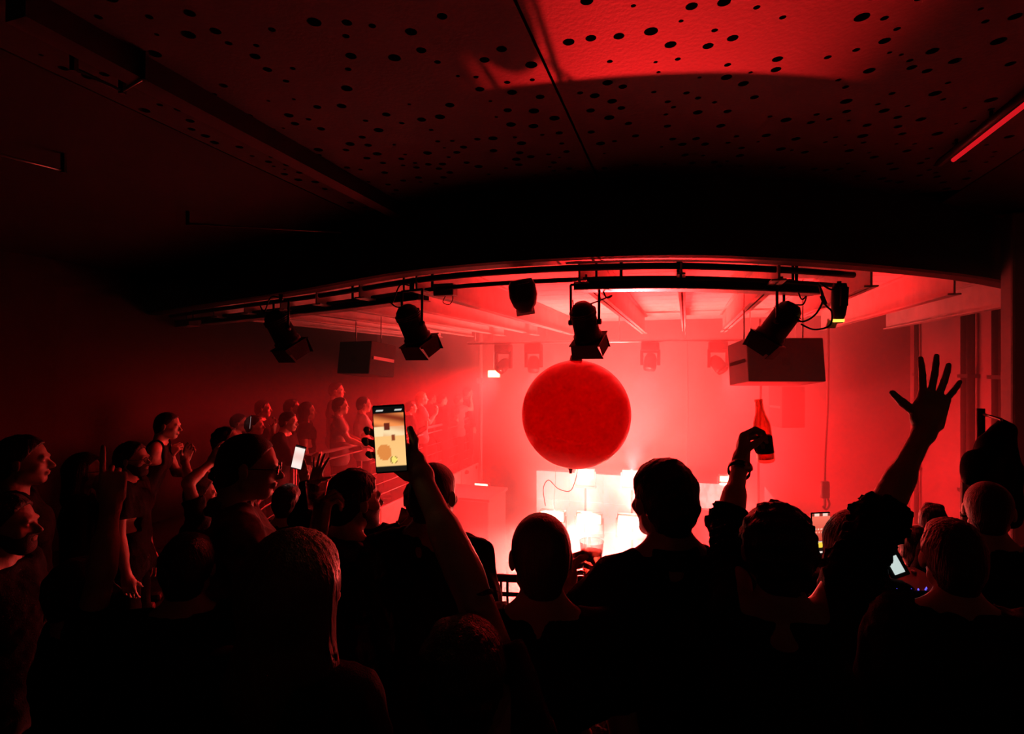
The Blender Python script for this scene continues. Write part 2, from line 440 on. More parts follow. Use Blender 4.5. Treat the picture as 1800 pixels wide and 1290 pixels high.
railing('gallery_railing', 'pale metal railing with taut wires along the side gallery', [hall(-4.32, 5.15), hall(-4.32, RAIL_END - .05)], 1.38, (.25, .42, .59, .76), wire_r=.004)
railing('front_railing', 'dark front railing hidden behind the nearest crowd', [p - Vector((0, .10, 0)) for p in edge[3:-2]], 1.3, (.25, .42, .60), .84, M_black_metal)

# ================================================================== hanging red ball
BALL_C = at(1012.5, 728, 5.0); BALL_R = 96.5 / F_PX * 5.0 * .985
def ball_material():
    m = bpy.data.materials.new('balloon_red'); m.use_nodes = True; nt = m.node_tree
    b = nt.nodes['Principled BSDF']; out = nt.nodes['Material Output']
    b.inputs['Base Color'].default_value = (.50, .03, .022, 1); b.inputs['Roughness'].default_value = .22
    b.inputs['Coat Weight'].default_value = 1.0; b.inputs['Coat Roughness'].default_value = .06
    tr = nt.nodes.new('ShaderNodeBsdfTranslucent'); tr.inputs[0].default_value = (.95, .05, .035, 1)
    mx = nt.nodes.new('ShaderNodeMixShader'); mx.inputs[0].default_value = .62
    nt.links.new(b.outputs[0], mx.inputs[1]); nt.links.new(tr.outputs[0], mx.inputs[2]); nt.links.new(mx.outputs[0], out.inputs['Surface'])
    return m
ball = tag(empty('hanging_ball', BALL_C), 'huge glossy red ball hanging in the middle of the hall', 'ball')
prof = []
for i in range(49):
    a = -math.pi / 2 + math.pi * i / 48; prof.append((max(BALL_R * math.cos(a), .0005), BALL_R * math.sin(a)))
MB().lathe(prof, 96).build('skin', ball_material(), ball)
MB().lathe([(.001, -.05), (.012, -.05), (.016, -.02), (.03, 0), (.001, .004)], 12, Matrix.Translation((-.05, 0, -BALL_R * .993))).build('valve', mat('valve_red', (.25, .01, .01), .5), ball)
cap = MB(); cap.lathe([(.001, .05), (.05, .045), (.06, .0), (.09, -.01)], 16, Matrix.Translation((0, 0, BALL_R)))
cap.box((.035, -.012, BALL_R + .02), (.062, .012, BALL_R + .10)); cap.build('top_fitting', M_black_metal, ball)
cord = MB(); cord.tube([(0, 0, BALL_R + .03), (.0, .0, BALL_R + .16), (-.03, 0, HALL_CEIL - .33 - BALL_C.z)], .006, 6)
cord.tube([(.03, 0, BALL_R + .05), (-.01, 0, BALL_R + .2), (-.03, 0, HALL_CEIL - .33 - BALL_C.z)], .005, 6); cord.build('suspension_cord', M_cable, ball)
tl = MB(); tl.tube(smooth_curve([(.02, 0, -BALL_R), (.0, .05, -BALL_R - .12), (-.05, .05, -BALL_R - .22), (-.16, .05, -BALL_R - .20), (-.25, .05, -BALL_R - .12), (-.30, .05, -BALL_R - .2), (-.28, .05, -BALL_R - .36)], 6), .0035, 6)
tl.build('trailing_cable', mat('thin_cable', (.15, .05, .05), .6), ball)

# ================================================================== lighting bars under the bulkhead
def offset_curve(off, i0=0, i1=None):
    n = len(FCURVE); out = []
    for i, p in enumerate(FCURVE):
        t = (FCURVE[min(i + 1, n - 1)] - FCURVE[max(i - 1, 0)]).normalized(); out.append(p + Vector((-t.y, t.x, 0)) * off)
    return out
def on_curve(curve, px):
    best = None
    for a, b in zip(curve[:-1], curve[1:]):
        pa = 900 + F_PX * a.x / a.y; pb = 900 + F_PX * b.x / b.y
        if min(pa, pb) <= px <= max(pa, pb):
            t = (px - pa) / (pb - pa + 1e-9); return a + (b - a) * t
    return curve[0]
def sub_curve(curve, px0, px1, n=14):
    return [on_curve(curve, px0 + (px1 - px0) * i / (n - 1)) for i in range(n)]
PIPE = offset_curve(.42); BARC = offset_curve(.50); TOPP = offset_curve(.30)
pp = tag(empty('lighting_pipe'), 'long black pipe following the curved bulkhead', 'pipe')
MB().tube([p + Vector((0, 0, 2.865)) for p in sub_curve(TOPP, 300, 1500, 40)], .024, 10).build('pipe', M_black_metal, pp)
MB().tube([p + Vector((0, 0, 2.80)) for p in sub_curve(PIPE, 270, 1480, 40)], .018, 10).build('lower_pipe', M_black_metal, pp)
for px in (340, 620, 760, 1092, 1192, 1400):
    p = on_curve(PIPE, px); q = on_curve(TOPP, px)
    MB().tube([p + Vector((0, 0, 2.79)), p + Vector((0, 0, 3.09))], .012, 8).build('hanger', M_black_metal, pp)
    MB().tube([q + Vector((0, 0, 2.85)), q + Vector((0, 0, 3.09))], .012, 8).build('hanger', M_black_metal, pp)
def batten(px0, px1, z, h, wdt, label):
    pts = sub_curve(BARC, px0, px1, 12); o0 = pts[0] + Vector((0, 0, z))
    root = tag(empty('lighting_batten', o0), label, 'light bar', 'black battens under the bulkhead')
    vv = []; ff = []; lv = []
    n = len(pts)
    for i, p in enumerate(pts):
        t = (pts[min(i + 1, n - 1)] - pts[max(i - 1, 0)]).normalized(); nn = Vector((-t.y, t.x, 0)); c = p - pts[0]
        for (a, b) in ((-wdt, 0), (wdt, 0), (wdt, h), (-wdt, h)): vv.append(c + nn * a + Vector((0, 0, b)))
        for (a, b) in ((-wdt - .02, -.012), (wdt + .02, -.012), (wdt + .02, -.002), (-wdt - .02, -.002)): lv.append(c + nn * a + Vector((0, 0, b)))
    for i in range(n - 1):
        for k in range(4): ff.append((i * 4 + k, i * 4 + (k + 1) % 4, (i + 1) * 4 + (k + 1) % 4, (i + 1) * 4 + k))
    ff += [(0, 1, 2, 3), tuple((n - 1) * 4 + k for k in (3, 2, 1, 0))]
    a = MB(); a.add(vv, ff); a.build('housing', M_black_matte, root)
    a = MB(); a.add(lv, ff); a.build('bottom_lip', M_steel, root)
    for i in (1, n - 2): MB().tube([pts[i] - pts[0] + Vector((0, 0, h)), pts[i] - pts[0] + Vector((0, 0, HALL_CEIL - z))], .01, 6).build('hanger', M_black_metal, root)
    return root
batten(1010, 1432, 2.735, .075, .06, 'black lighting batten directly above the ball and stage')
batten(362, 745, 2.735, .085, .06, 'black lighting batten above the side gallery crowd')
batten(215, 340, 2.735, .06, .06, 'short black lighting batten farthest left under bulkhead')

def par_can(label, px, py, d, aim, group='theatre lamps with barn doors under the bulkhead', scale=1.0, cable_side=-1, doors=True):
    c = at(px, py, d)
    root = tag(empty('stage_lantern', c), label, 'stage light', group)
    aim = Vector(aim).normalized(); M = frame_from(-aim, (0, 0, 1)) @ Matrix.Scale(scale, 4)
    b = MB(); b.lathe([(.001, .17), (.05, .165), (.085, .13), (.10, .08), (.102, -.10), (.115, -.11), (.115, -.15), (.10, -.15), (.098, -.12), (.001, -.115)], 28, M)
    for z in (.10, .085, .07): b.lathe([(.099, z), (.107, z), (.107, z - .006), (.099, z - .006)], 28, M)
    b.build('housing', M_black_metal, root)
    MB().lathe([(.001, -.118), (.096, -.121), (.096, -.126), (.001, -.13)], 24, M).build('lens', mat('lens_glass', (.05, .05, .05), .05, 0, 1), root)
    MB().box((-.125, -.125, -.156), (.125, .125, -.148), M).build('gel_frame', M_black_metal, root)
    if doors:
        for k in range(4):
            R = Matrix.Rotation(k * math.pi / 2, 4, 'Z'); T = M @ R @ Matrix.Translation((0, .122, -.155)) @ Matrix.Rotation(math.radians(-28 if k % 2 else -38), 4, 'X')
            wd0, wd1, ln = (.11, .135, .13) if k % 2 == 0 else (.10, .075, .12)
            MB().prism([(-wd0, 0), (wd0, 0), (wd1, ln), (-wd1, ln)], -.002, .002, T @ Matrix.Rotation(math.radians(-62), 4, 'X')).build('barn_door', M_black_matte, root)
    # yoke: two arms up to the pipe
    side = M.to_3x3() @ Vector((1, 0, 0)); side.z = 0; side = side.normalized() if side.length > .1 else Vector((1, 0, 0))
    top = 2.80 - c.z
    y = MB()
    for s in (-1, 1):
        y.tube([side * s * .118 * scale, side * s * .122 * scale + Vector((0, 0, top - .02))], .011, 6)
        y.lathe([(.001, -.012), (.022, -.012), (.022, .012), (.001, .012)], 12, frame_from(side, (0, 0, 1), side * s * .122 * scale))
    y.tube([side * -.122 * scale + Vector((0, 0, top - .02)), side * .122 * scale + Vector((0, 0, top - .02))], .011, 6)
    y.build('yoke', M_black_metal, root)
    MB().tube([(0, 0, top - .03), (0, 0, top + .05)], .02, 8).build('clamp', M_black_metal, root)
    back = M @ Vector((0, 0, .16))
    cb = smooth_curve([back, back + Vector((cable_side * .07, 0, .0)), Vector((cable_side * .2, 0, back.z + .07)), Vector((cable_side * .16, 0, top - .12)), Vector((cable_side * .1, 0, top + .02)), Vector((cable_side * .02, 0, top + .02))], 6)
    MB().tube(cb, .006, 6).build('cable', M_cable, root)
    return root
par_can('black lantern with barn doors hanging left of the left speaker box', 494, 578, 5.2, (.30, .40, -.85), scale=1.1)
par_can('black lantern with barn doors beside the left speaker box', 724, 570, 4.45, (.30, .40, -.85), scale=1.0)
par_can('black lantern with barn doors right above the red ball', 1028, 566, 4.1, (.25, .45, -.85), scale=.95, cable_side=1)
par_can('black lantern with barn doors in front of the right speaker box', 1372, 566, 4.2, (-.45, .35, -.80), scale=1.0, cable_side=1)

def scanner(label, px, py, d, aim, ln=.3, rad=.075, ring=None):
    c = at(px, py, d); root = tag(empty('moving_scanner', c), label, 'stage light', 'small scanners under the bulkhead')
    M = frame_from(-Vector(aim), (0, 1, 0))
    b = MB(); b.lathe([(.001, ln * .5), (rad * .8, ln * .5), (rad, ln * .35), (rad * 1.05, 0), (rad * .85, -ln * .3), (rad * .6, -ln * .42), (rad * .55, -ln * .5), (.001, -ln * .48)], 16, M)
    b.box((-rad * .5, -rad * 1.25, -.02), (rad * .5, -rad * .8, ln * .4), M); b.build('housing', M_black_metal, root)
    MB().box((-rad * .7, -.006, -ln * .72), (rad * .7, .006, -ln * .5), M @ Matrix.Rotation(.5, 4, 'X')).build('mirror', M_steel, root)
    MB().tube([(0, 0, 0), (0, 0, 2.80 - c.z)], .016, 8).build('bracket', M_black_metal, root)
    if ring: MB().lathe([(rad * .66, -ln * .40), (rad * .74, -ln * .40), (rad * .72, -ln * .47), (rad * .62, -ln * .47)], 16, M).build('lit_ring', emat('amber_ring', (1, .45, .05), 3.0), root)
    return root
scanner('stubby black scanner lamp with mirror above left of ball', 920, 520, 4.0, (.15, .2, -.9), .24, .10)
scanner('slim black spotlight with amber ring upper right', 1475, 533, 4.1, (.02, .1, -1), .30, .055, ring=True)
jb = tag(empty('junction_box', at(783, 510, 4.5)), 'small grey junction box with dangling cable on the pipe', 'box')
MB().box((-.09, -.05, -.05), (.09, .05, .05), HALL_ROT, bev=.008).build('body', mat('grey_plastic', (.2, .2, .2), .5), jb)
MB().tube(smooth_curve([(.0, 0, -.05), (-.02, 0, -.10), (.03, 0, -.12), (.06, 0, -.08), (.06, 0, -.04)], 5), .004, 6).build('cable', M_cable, jb)
cl = tag(empty('cable_bundle', at(1440, 520, 4.05)), 'looping black cables hanging beside the slim spotlight', 'cable')
for j, pts in enumerate(([(0, 0, .08), (.03, 0, -.02), (-.02, .02, -.14), (-.13, .02, -.19), (-.22, .02, -.1)], [(0, 0, .08), (.05, .01, -.06), (.1, .01, -.12), (.09, .02, -.22), (-.02, .03, -.25), (-.12, .03, -.21)], [(0, 0, .1), (.08, .0, .05), (.14, 0, .05)])):
    MB().tube(smooth_curve(pts, 8), .007, 6).build('cable', M_cable, cl)
MB().tube([(0.02, 0, .0), (.05, .01, -.06)], .016, 8).build('plug', M_cable, cl)

# speaker boxes
def speaker_box(label, c, yaw, w_, h_, dp, tilt=-.12):
    M = Matrix.Rotation(yaw, 4, 'Z') @ Matrix.Rotation(tilt, 4, 'X')
    root = tag(empty('hanging_loudspeaker', c), label, 'loudspeaker', 'hanging speaker boxes')
    MB().box((-w_ / 2, 0, -h_ / 2), (w_ / 2, dp, h_ / 2), M, bev=.012).build('cabinet', mat('speaker_paint', (.05, .045, .045), .6, bump=.3, bscale=150), root)
    MB().box((-w_ / 2 + .02, dp - .002, -h_ / 2 + .02), (w_ / 2 - .02, dp + .012, h_ / 2 - .02), M).build('grille', M_black_metal, root)
    for s in (-1, 1):
        br = MB(); br.box((s * (w_ / 2) - .006, dp * .1, -.02), (s * (w_ / 2) + .006 + s * .012, dp * .9, .02), M)
        br.build('rigging_plate', M_steel, root)
        p = M @ Vector((s * w_ * .4, dp * .5, h_ / 2))
        MB().tube([p, (p.x, p.y, HALL_CEIL - c.z)], .008, 6).build('chain', M_steel, root)
    MB().box((-.04, -.006, -.06), (.04, .002, .02), M).build('connector_plate', M_black_metal, root)
    return root
speaker_box('wide dark loudspeaker hung in front of the right wall', at(1382, 632, 5.6), .0, .80, .46, .5)
speaker_box('dark loudspeaker hung over the side gallery at left', at(622, 628, 6.9), -.55, .58, .42, .45)
speaker_box('hazy loudspeaker hung low behind the raised bottle', at(1395, 716, 9.2), .1, .42, .70, .4, 0)

# far lighting pipe with moving heads
fp = tag(empty('far_lighting_pipe', hall(-1.2, 9.55, 2.60)), 'pale crossbar under the hall ceiling before the stage', 'pipe')
fp.rotation_euler = (0, 0, -TH)
MB().tube([(-2.75, 0, 0), (2.3, 0, 0)], .028, 10).build('bar', M_steel, fp)
for v in (-2.6, -1.2, 0.1, 1.2, 2.2): MB().tube([(v, 0, 0), (v, 0, .5)], .012, 6).build('hanger', M_steel, fp)
def moving_head(label, px, py, d, aim, light=None):
    c = at(px, py, d); root = tag(empty('stage_spotlight', c), label, 'stage light', 'moving heads on the far crossbar')
    tz = 2.60 - c.z
    MB().box((-.15, -.12, tz - .17), (.15, .12, tz - .03), HALL_ROT, bev=.02).build('base', M_black_metal, root)
    y = MB()
    for s in (-1, 1): y.box((s * .14 - .025, -.05, -.06), (s * .14 + .025, .05, tz - .15), HALL_ROT, bev=.01)
    y.box((-.16, -.05, tz - .21), (.16, .05, tz - .16), HALL_ROT, bev=.01); y.build('yoke', M_black_metal, root)
    M = frame_from(-Vector(aim), (0, 1, 0))
    MB().lathe([(.001, .15), (.07, .14), (.105, .06), (.11, -.10), (.095, -.15), (.09, -.14), (.001, -.14)], 20, M).build('head', M_black_metal, root)
    MB().lathe([(.001, -.142), (.088, -.145), (.001, -.152)], 20, M).build('lens', mat('lens_glass', (.05, .05, .05), .05, 0, 1), root)
    return root
for hd_spec, lab in zip(HEADS, ('moving head lamp tilted left beside the bright exit lamp', 'moving head lamp half hidden left of the ball',
                                'moving head lamp right of the ball pointing down', 'moving head lamp beside the right speaker box')):
    moving_head(lab, *hd_spec[:3], hd_spec[3] - at(*hd_spec[:3]))

# bright exit lamp over the side gallery end
ex = tag(empty('exit_lamp', at(868, 657, 10.9)), 'overexposed glowing exit lamp above the side gallery end', 'sign')
MB().box((-.13, 0, -.075), (.13, .05, .075), HALL_ROT, bev=.01).build('housing', M_white_paint, ex)
MB().box((-.12, -.006, -.065), (.12, .001, .065), HALL_ROT).build('lit_panel', emat('exit_glow', (1, .75, .30), 9.0), ex)
MB().tube([(0, .03, .07), (0, .03, HALL_CEIL - at(868, 657, 10.9).z)], .008, 6).build('hanger', M_steel, ex)
# post at the gallery end and a slim lamp below
po = tag(empty('gallery_post', hall(-4.15, 10.75, HALL_FLOOR)), 'tall slim post at the far end of the side gallery', 'post')
MB().tube([(0, 0, 0), (0, 0, HALL_CEIL - HALL_FLOOR)], .045, 10).build('shaft', M_steel, po)
for z in (3.2, 5.4): MB().box((-.07, -.07, z), (.07, .07, z + .12), HALL_ROT, bev=.01).build('collar', M_steel, po)
lf = tag(empty('flood_lamp', at(846, 856, 10.6)), 'small bright flood lamp under the side gallery end', 'stage light')
MB().box((-.15, 0, -.08), (.15, .1, .08), HALL_ROT, bev=.015).build('housing', M_black_metal, lf)
MB().box((-.135, -.006, -.065), (.135, .001, .065), HALL_ROT).build('lit_panel', emat('flood_glow', (1, .55, .40), 6.0), lf)
MB().tube([(0, .06, .07), (0, .06, .7)], .012, 6).build('bracket', M_steel, lf)

# ================================================================== stage: screens, blinders, wing block, sail
def screen_mat():
    m = bpy.data.materials.new('led_screen'); m.use_nodes = True; nt = m.node_tree
    b = nt.nodes['Principled BSDF']; b.inputs['Base Color'].default_value = (.5, .45, .45, 1); b.inputs['Roughness'].default_value = .4
    tc = nt.nodes.new('ShaderNodeTexCoord'); n1 = nt.nodes.new('ShaderNodeTexNoise'); n1.inputs['Scale'].default_value = 3.0; n1.inputs['Detail'].default_value = 5; n1.inputs['Distortion'].default_value = 1.6
    vo = nt.nodes.new('ShaderNodeTexVoronoi'); vo.feature = 'DISTANCE_TO_EDGE'; vo.inputs['Scale'].default_value = 4.5
    nt.links.new(tc.outputs['Object'], n1.inputs['Vector']); nt.links.new(n1.outputs['Color'], vo.inputs['Vector'])
    r = nt.nodes.new('ShaderNodeValToRGB'); r.color_ramp.elements[0].position = .0; r.color_ramp.elements[1].position = .25
    r.color_ramp.elements[0].color = (1, .26, .22, 1); r.color_ramp.elements[1].color = (1, .48, .42, 1)
    nt.links.new(vo.outputs['Distance'], r.inputs['Fac']); nt.links.new(r.outputs['Color'], b.inputs['Emission Color'])
    b.inputs['Emission Strength'].default_value = 2.0
    return m
M_screen = screen_mat()
def led_screen(label, px0, px1, py0, py1, u_):
    def onu(px):   # hit the plane u = u_ of the hall
        rho = (px - 900) / F_PX; y = u_ / (S_ * rho + C_); return to_hall(rho * y, y)[0], y
    v0, y0 = onu(px0); v1, y1 = onu(px1)
    zt = CAM_Z - (py0 - 645) / F_PX * (y0 + y1) / 2; zb = CAM_Z - (py1 - 645) / F_PX * (y0 + y1) / 2
    root = tag(empty('led_screen', hall((v0 + v1) / 2, u_, zb)), label, 'screen', 'glowing patterned stage screens')
    root.rotation_euler = (0, 0, -TH); hw = (v1 - v0) / 2; H = zt - zb
    MB().box((-hw, .03, 0), (hw, .12, H), bev=.01).build('frame', M_black_metal, root)
    nx = max(1, round(2 * hw / .62)); nz = max(1, round(H / .62))
    for i in range(nx):
        for k in range(nz):
            MB().box((-hw + 2 * hw * i / nx + .004, 0, H * k / nz + .004), (-hw + 2 * hw * (i + 1) / nx - .004, .03, H * (k + 1) / nz - .004)).build('tile', M_screen, root)
    MB().box((-hw * .9, .05, HALL_FLOOR + 1.5 - zb), (hw * .9, .10, 0)).build('support', M_black_metal, root)
    return root
led_screen('large glowing patterned screen behind the blinders', 943, 1186, 834, 985, 10.6)
led_screen('glowing marbled screen between tall man and bottle arm', 1200, 1290, 850, 985, 10.5)

def blinder(i, px, py, d, wpx, label):
    c = at(px, py, d); wd = wpx / F_PX * d; ht = wd * .34
    root = tag(empty('strobe_blinder', c), label, 'stage light', 'white hot strobe bars on the stage')
    root.rotation_euler = (0, 0, -TH)
    MB().box((-wd / 2 - .03, .012, -ht / 2 - .03), (wd / 2 + .03, .14, ht / 2 + .03), bev=.015).build('housing', M_white_paint, root)
    MB().box((-wd / 2, 0, -ht / 2), (wd / 2, .014, ht / 2)).build('lit_face', emat('strobe_glow', (1, .72, .42), 14.0), root)
    fr = MB()
    for s in (-1, 1): fr.box((s * (wd / 2 + .045) - .01, .03, -ht / 2 - .22), (s * (wd / 2 + .045) + .01, .08, .02))
    fr.box((-wd / 2 - .055, .0, -ht / 2 - .24), (wd / 2 + .055, .12, -ht / 2 - .21)); fr.build('yoke', M_white_paint, root)
    # its light: a red gelled wash towards the galleries
    u_dir = hall(0, -1, 0)
    area('strobe_light', c + u_dir * .03, c + u_dir * 3 + Vector((0, 0, STROBE_TILT)), BL_POWER[i], wd, ht, RED_HOT, STROBE_SPREAD)
    # the stand it sits on
    MB().tube([(0, .07, -ht / 2 - .22), (0, .07, HALL_FLOOR + 1.5 - c.z)], .02, 8).build('stand', M_black_metal, root)
    return root
for i, (b_, lab) in enumerate(zip(BLINDERS, ('low strobe bar nearest the left head, above cup', 'low strobe bar in the middle above plastic cup', 'low strobe bar beside the tall man face',
                                             'upper strobe bar just below the red ball', 'upper strobe bar right of the ball bottom', 'upper strobe bar beside the bottle arm'))):
    blinder(i, *b_, lab)
dj = tag(empty('performer_desk', hall(-1.75, 8.75, HALL_FLOOR + 1.5)), 'dark performer desk under the low strobe bars', 'desk')
dj.rotation_euler = (0, 0, -TH)
MB().box((-1.1, -.3, .55), (1.1, .3, .62), bev=.01).build('top', M_black_matte, dj)
for i in range(4): MB().box((-1.1 + .55 * i + .006, -.3, 0), (-1.1 + .55 * (i + 1) - .006, -.27, .55), bev=.005).build('front_panel', M_wall, dj)
for s in (-1, 1): MB().box((s * 1.08 - .02, -.27, 0), (s * 1.08 + .02, .3, .55)).build('side_panel', M_black_matte, dj)
for s in (-.7, -.1, .5): MB().box((s, -.15, .62), (s + .34, .2, .70), bev=.01).build('player', M_black_metal, dj)
wb = tag(empty('wing_block', at(800, 960, 9.3).xy.to_3d() + Vector((0, 0, HALL_FLOOR))), 'tall pale block beside the stage under the side gallery', 'block')
wb.rotation_euler = (0, 0, -TH)
MB().box((-.75, -.3, 0), (.72, .6, at(800, 868, 9.3).z - HALL_FLOOR), bev=.02).build('body', M_wall, wb)
MB().box((-.78, -.33, at(800, 868, 9.3).z - HALL_FLOOR - .02), (.75, .63, at(800, 868, 9.3).z - HALL_FLOOR + .03), bev=.01).build('lid', M_wall, wb)
for s in (-.35, .1): MB().box((s, -.315, .4), (s + .4, -.3, 2.4), bev=.005).build('door', M_wall, wb)
sl = tag(empty('white_sail', at(1344, 935, 10.0)), 'white triangular panel standing right of the stage screens', 'panel')
sl.rotation_euler = (0, 0, -TH)
k_ = 10.0 / F_PX
M_x = Matrix.Rotation(math.pi / 2, 4, 'X')
MB().prism([(0, -1.2), (95 * k_, -1.2), (95 * k_, -10 * k_), (36 * k_, 32 * k_), (0, 80 * k_)], -.015, .015, M_x).build('panel', M_white_paint, sl)
MB().tube([(0, .03, -1.2), (0, .03, 80 * k_)], .018, 8).build('pole', M_black_metal, sl)
# low wall on the stage right
tag(hall_box('wall_low', (-.1, 9.0, HALL_FLOOR), (WALL_R, 9.12, at(1450, 902, 8.3).z), M_wall), 'low red wall right of the stage', 'wall', kind='structure')
# ropes and chains
def rope(label, px0, py0, px1, py1, d, r=.010, m=M_cable, extra=None):
    a = at(px0, py0, d); b = at(px1, py1, d); root = tag(empty('hanging_rope', b), label, 'rope')
    MB().tube(smooth_curve([a - b, (a - b) * .6 + Vector((.015, 0, 0)), (a - b) * .25 + Vector((-.01, 0, 0)), (0, 0, 0)], 5), r, 6).build('rope', m, root)
    if extra: extra(root)
    return root
M_rope = mat('rope', (.10, .07, .06), .8)
def hoist(root):
    MB().box((-.06, -.04, .14), (.06, .04, .40), bev=.02).build('hoist_body', M_black_metal, root)
    MB().tube(smooth_curve([(.04, 0, .14), (.07, 0, .05), (.02, 0, -.03), (-.03, 0, .02)], 5), .016, 6).build('hook', M_black_metal, root)
rope('thick rope with dark chain hoist hanging on the right', 1456, 560, 1450, 892, 8.2, .018, M_rope, hoist)
rope('dark rope hanging below the raised bottle', 1336, 560, 1334, 892, 8.0, .016, M_rope)
rope('thin pale chain hanging right of the ball', 1208, 600, 1207, 900, 9.0, .006, M_steel)
rope('thin cord hanging under the ball left', 975, 800, 975, 905, 8.9, .005, M_steel)

# ================================================================== right side: coat, plate, console, neon
NEON_A, NEON_B = at(1676, 281, 3.0), at(1812, 176, 2.35)
nt_ = tag(empty('neon_tube', NEON_A), 'glowing red neon tube on the ceiling at upper right', 'lamp')
MB().tube([(0, 0, 0), NEON_B - NEON_A], .012, 10).build('tube', emat('neon_red', (1, .012, .02), .62), nt_)
fx = MB(); dd = (NEON_B - NEON_A); fx.tube([-dd * .25 + Vector((0, 0, .045)), dd * 1.05 + Vector((0, 0, .045))], .022, 6); fx.build('fixture', M_black_metal, nt_)
for t in (.05, .55): MB().tube([dd * t + Vector((0, 0, .045)), dd * t + Vector((0, 0, GAL_CEIL - NEON_A.z))], .008, 6).build('hanger', M_black_metal, nt_)
# faint ceiling conduits at upper left
M_cond = mat('conduit', (.35, .33, .33), .35, .6)
for lab, pts in (('thin bent ceiling conduit at far upper left', [(130, 120), (215, 160), (254, 136)]), ('thin straight ceiling conduit at the left picture edge', [(-40, 262), (112, 300)]), ('long faint conduit under the ceiling beam', [(330, 393), (650, 412)])):
    zs = 3.30
    P_ = [at(x, y, (zs - CAM_Z) * F_PX / (645 - y)) for x, y in pts]
    cd = tag(empty('ceiling_conduit', P_[0]), lab, 'conduit')
    MB().tube([p - P_[0] for p in P_], .007, 6).build('conduit', M_cond, cd)
    for p in P_: MB().box((p.x - P_[0].x - .01, p.y - P_[0].y - .01, -.012), (p.x - P_[0].x + .01, p.y - P_[0].y + .01, .10)).build('clip', M_black_metal, cd)
# lighting console on a stand
co = tag(empty('lighting_console', at(1588, 1100, 1.95).xy.to_3d()), 'lighting desk with white screen and blue leds on right', 'console')
zc = at(1588, 1024, 1.95).z
MB().box((-.14, -.08, zc - .05), (.16, .16, zc), bev=.01).build('body', M_black_metal, co)
for s in (-.11, .13):
    for t in (-.05, .13): MB().tube([(s, t, 0), (s, t, zc - .06)], .015, 8).build('leg', M_black_metal, co)
sc_ = MB(); Ms = Matrix.Translation((.01, .02, zc + .012)) @ Matrix.Rotation(-.35, 4, 'Y') @ Matrix.Rotation(math.radians(-20), 4, 'X')
sc_.box((-.034, 0, 0), (.034, .010, .088), Ms, bev=.003); scr = sc_.build('screen', M_black_metal, co)
MB().box((-.019, -.003, .014), (.019, .001, .074), Ms).build('display', emat('console_white', (.75, .9, .85), .75), scr)
for i in range(11):
    if i in (3, 7): continue
    MB().lathe([(.001, .006), (.0022, .003), (.0028, 0)], 8, Matrix.Translation((-.07 + i * .0125, -.065 + (i % 2) * .012, zc))).build('led', emat('led_blue', (.12, .10, 1), 1.6), co)
for i in range(8): MB().box((-.11 + i * .03, .08, zc), (-.10 + i * .03, .10, zc + .01), bev=.003).build('fader', M_steel, co)
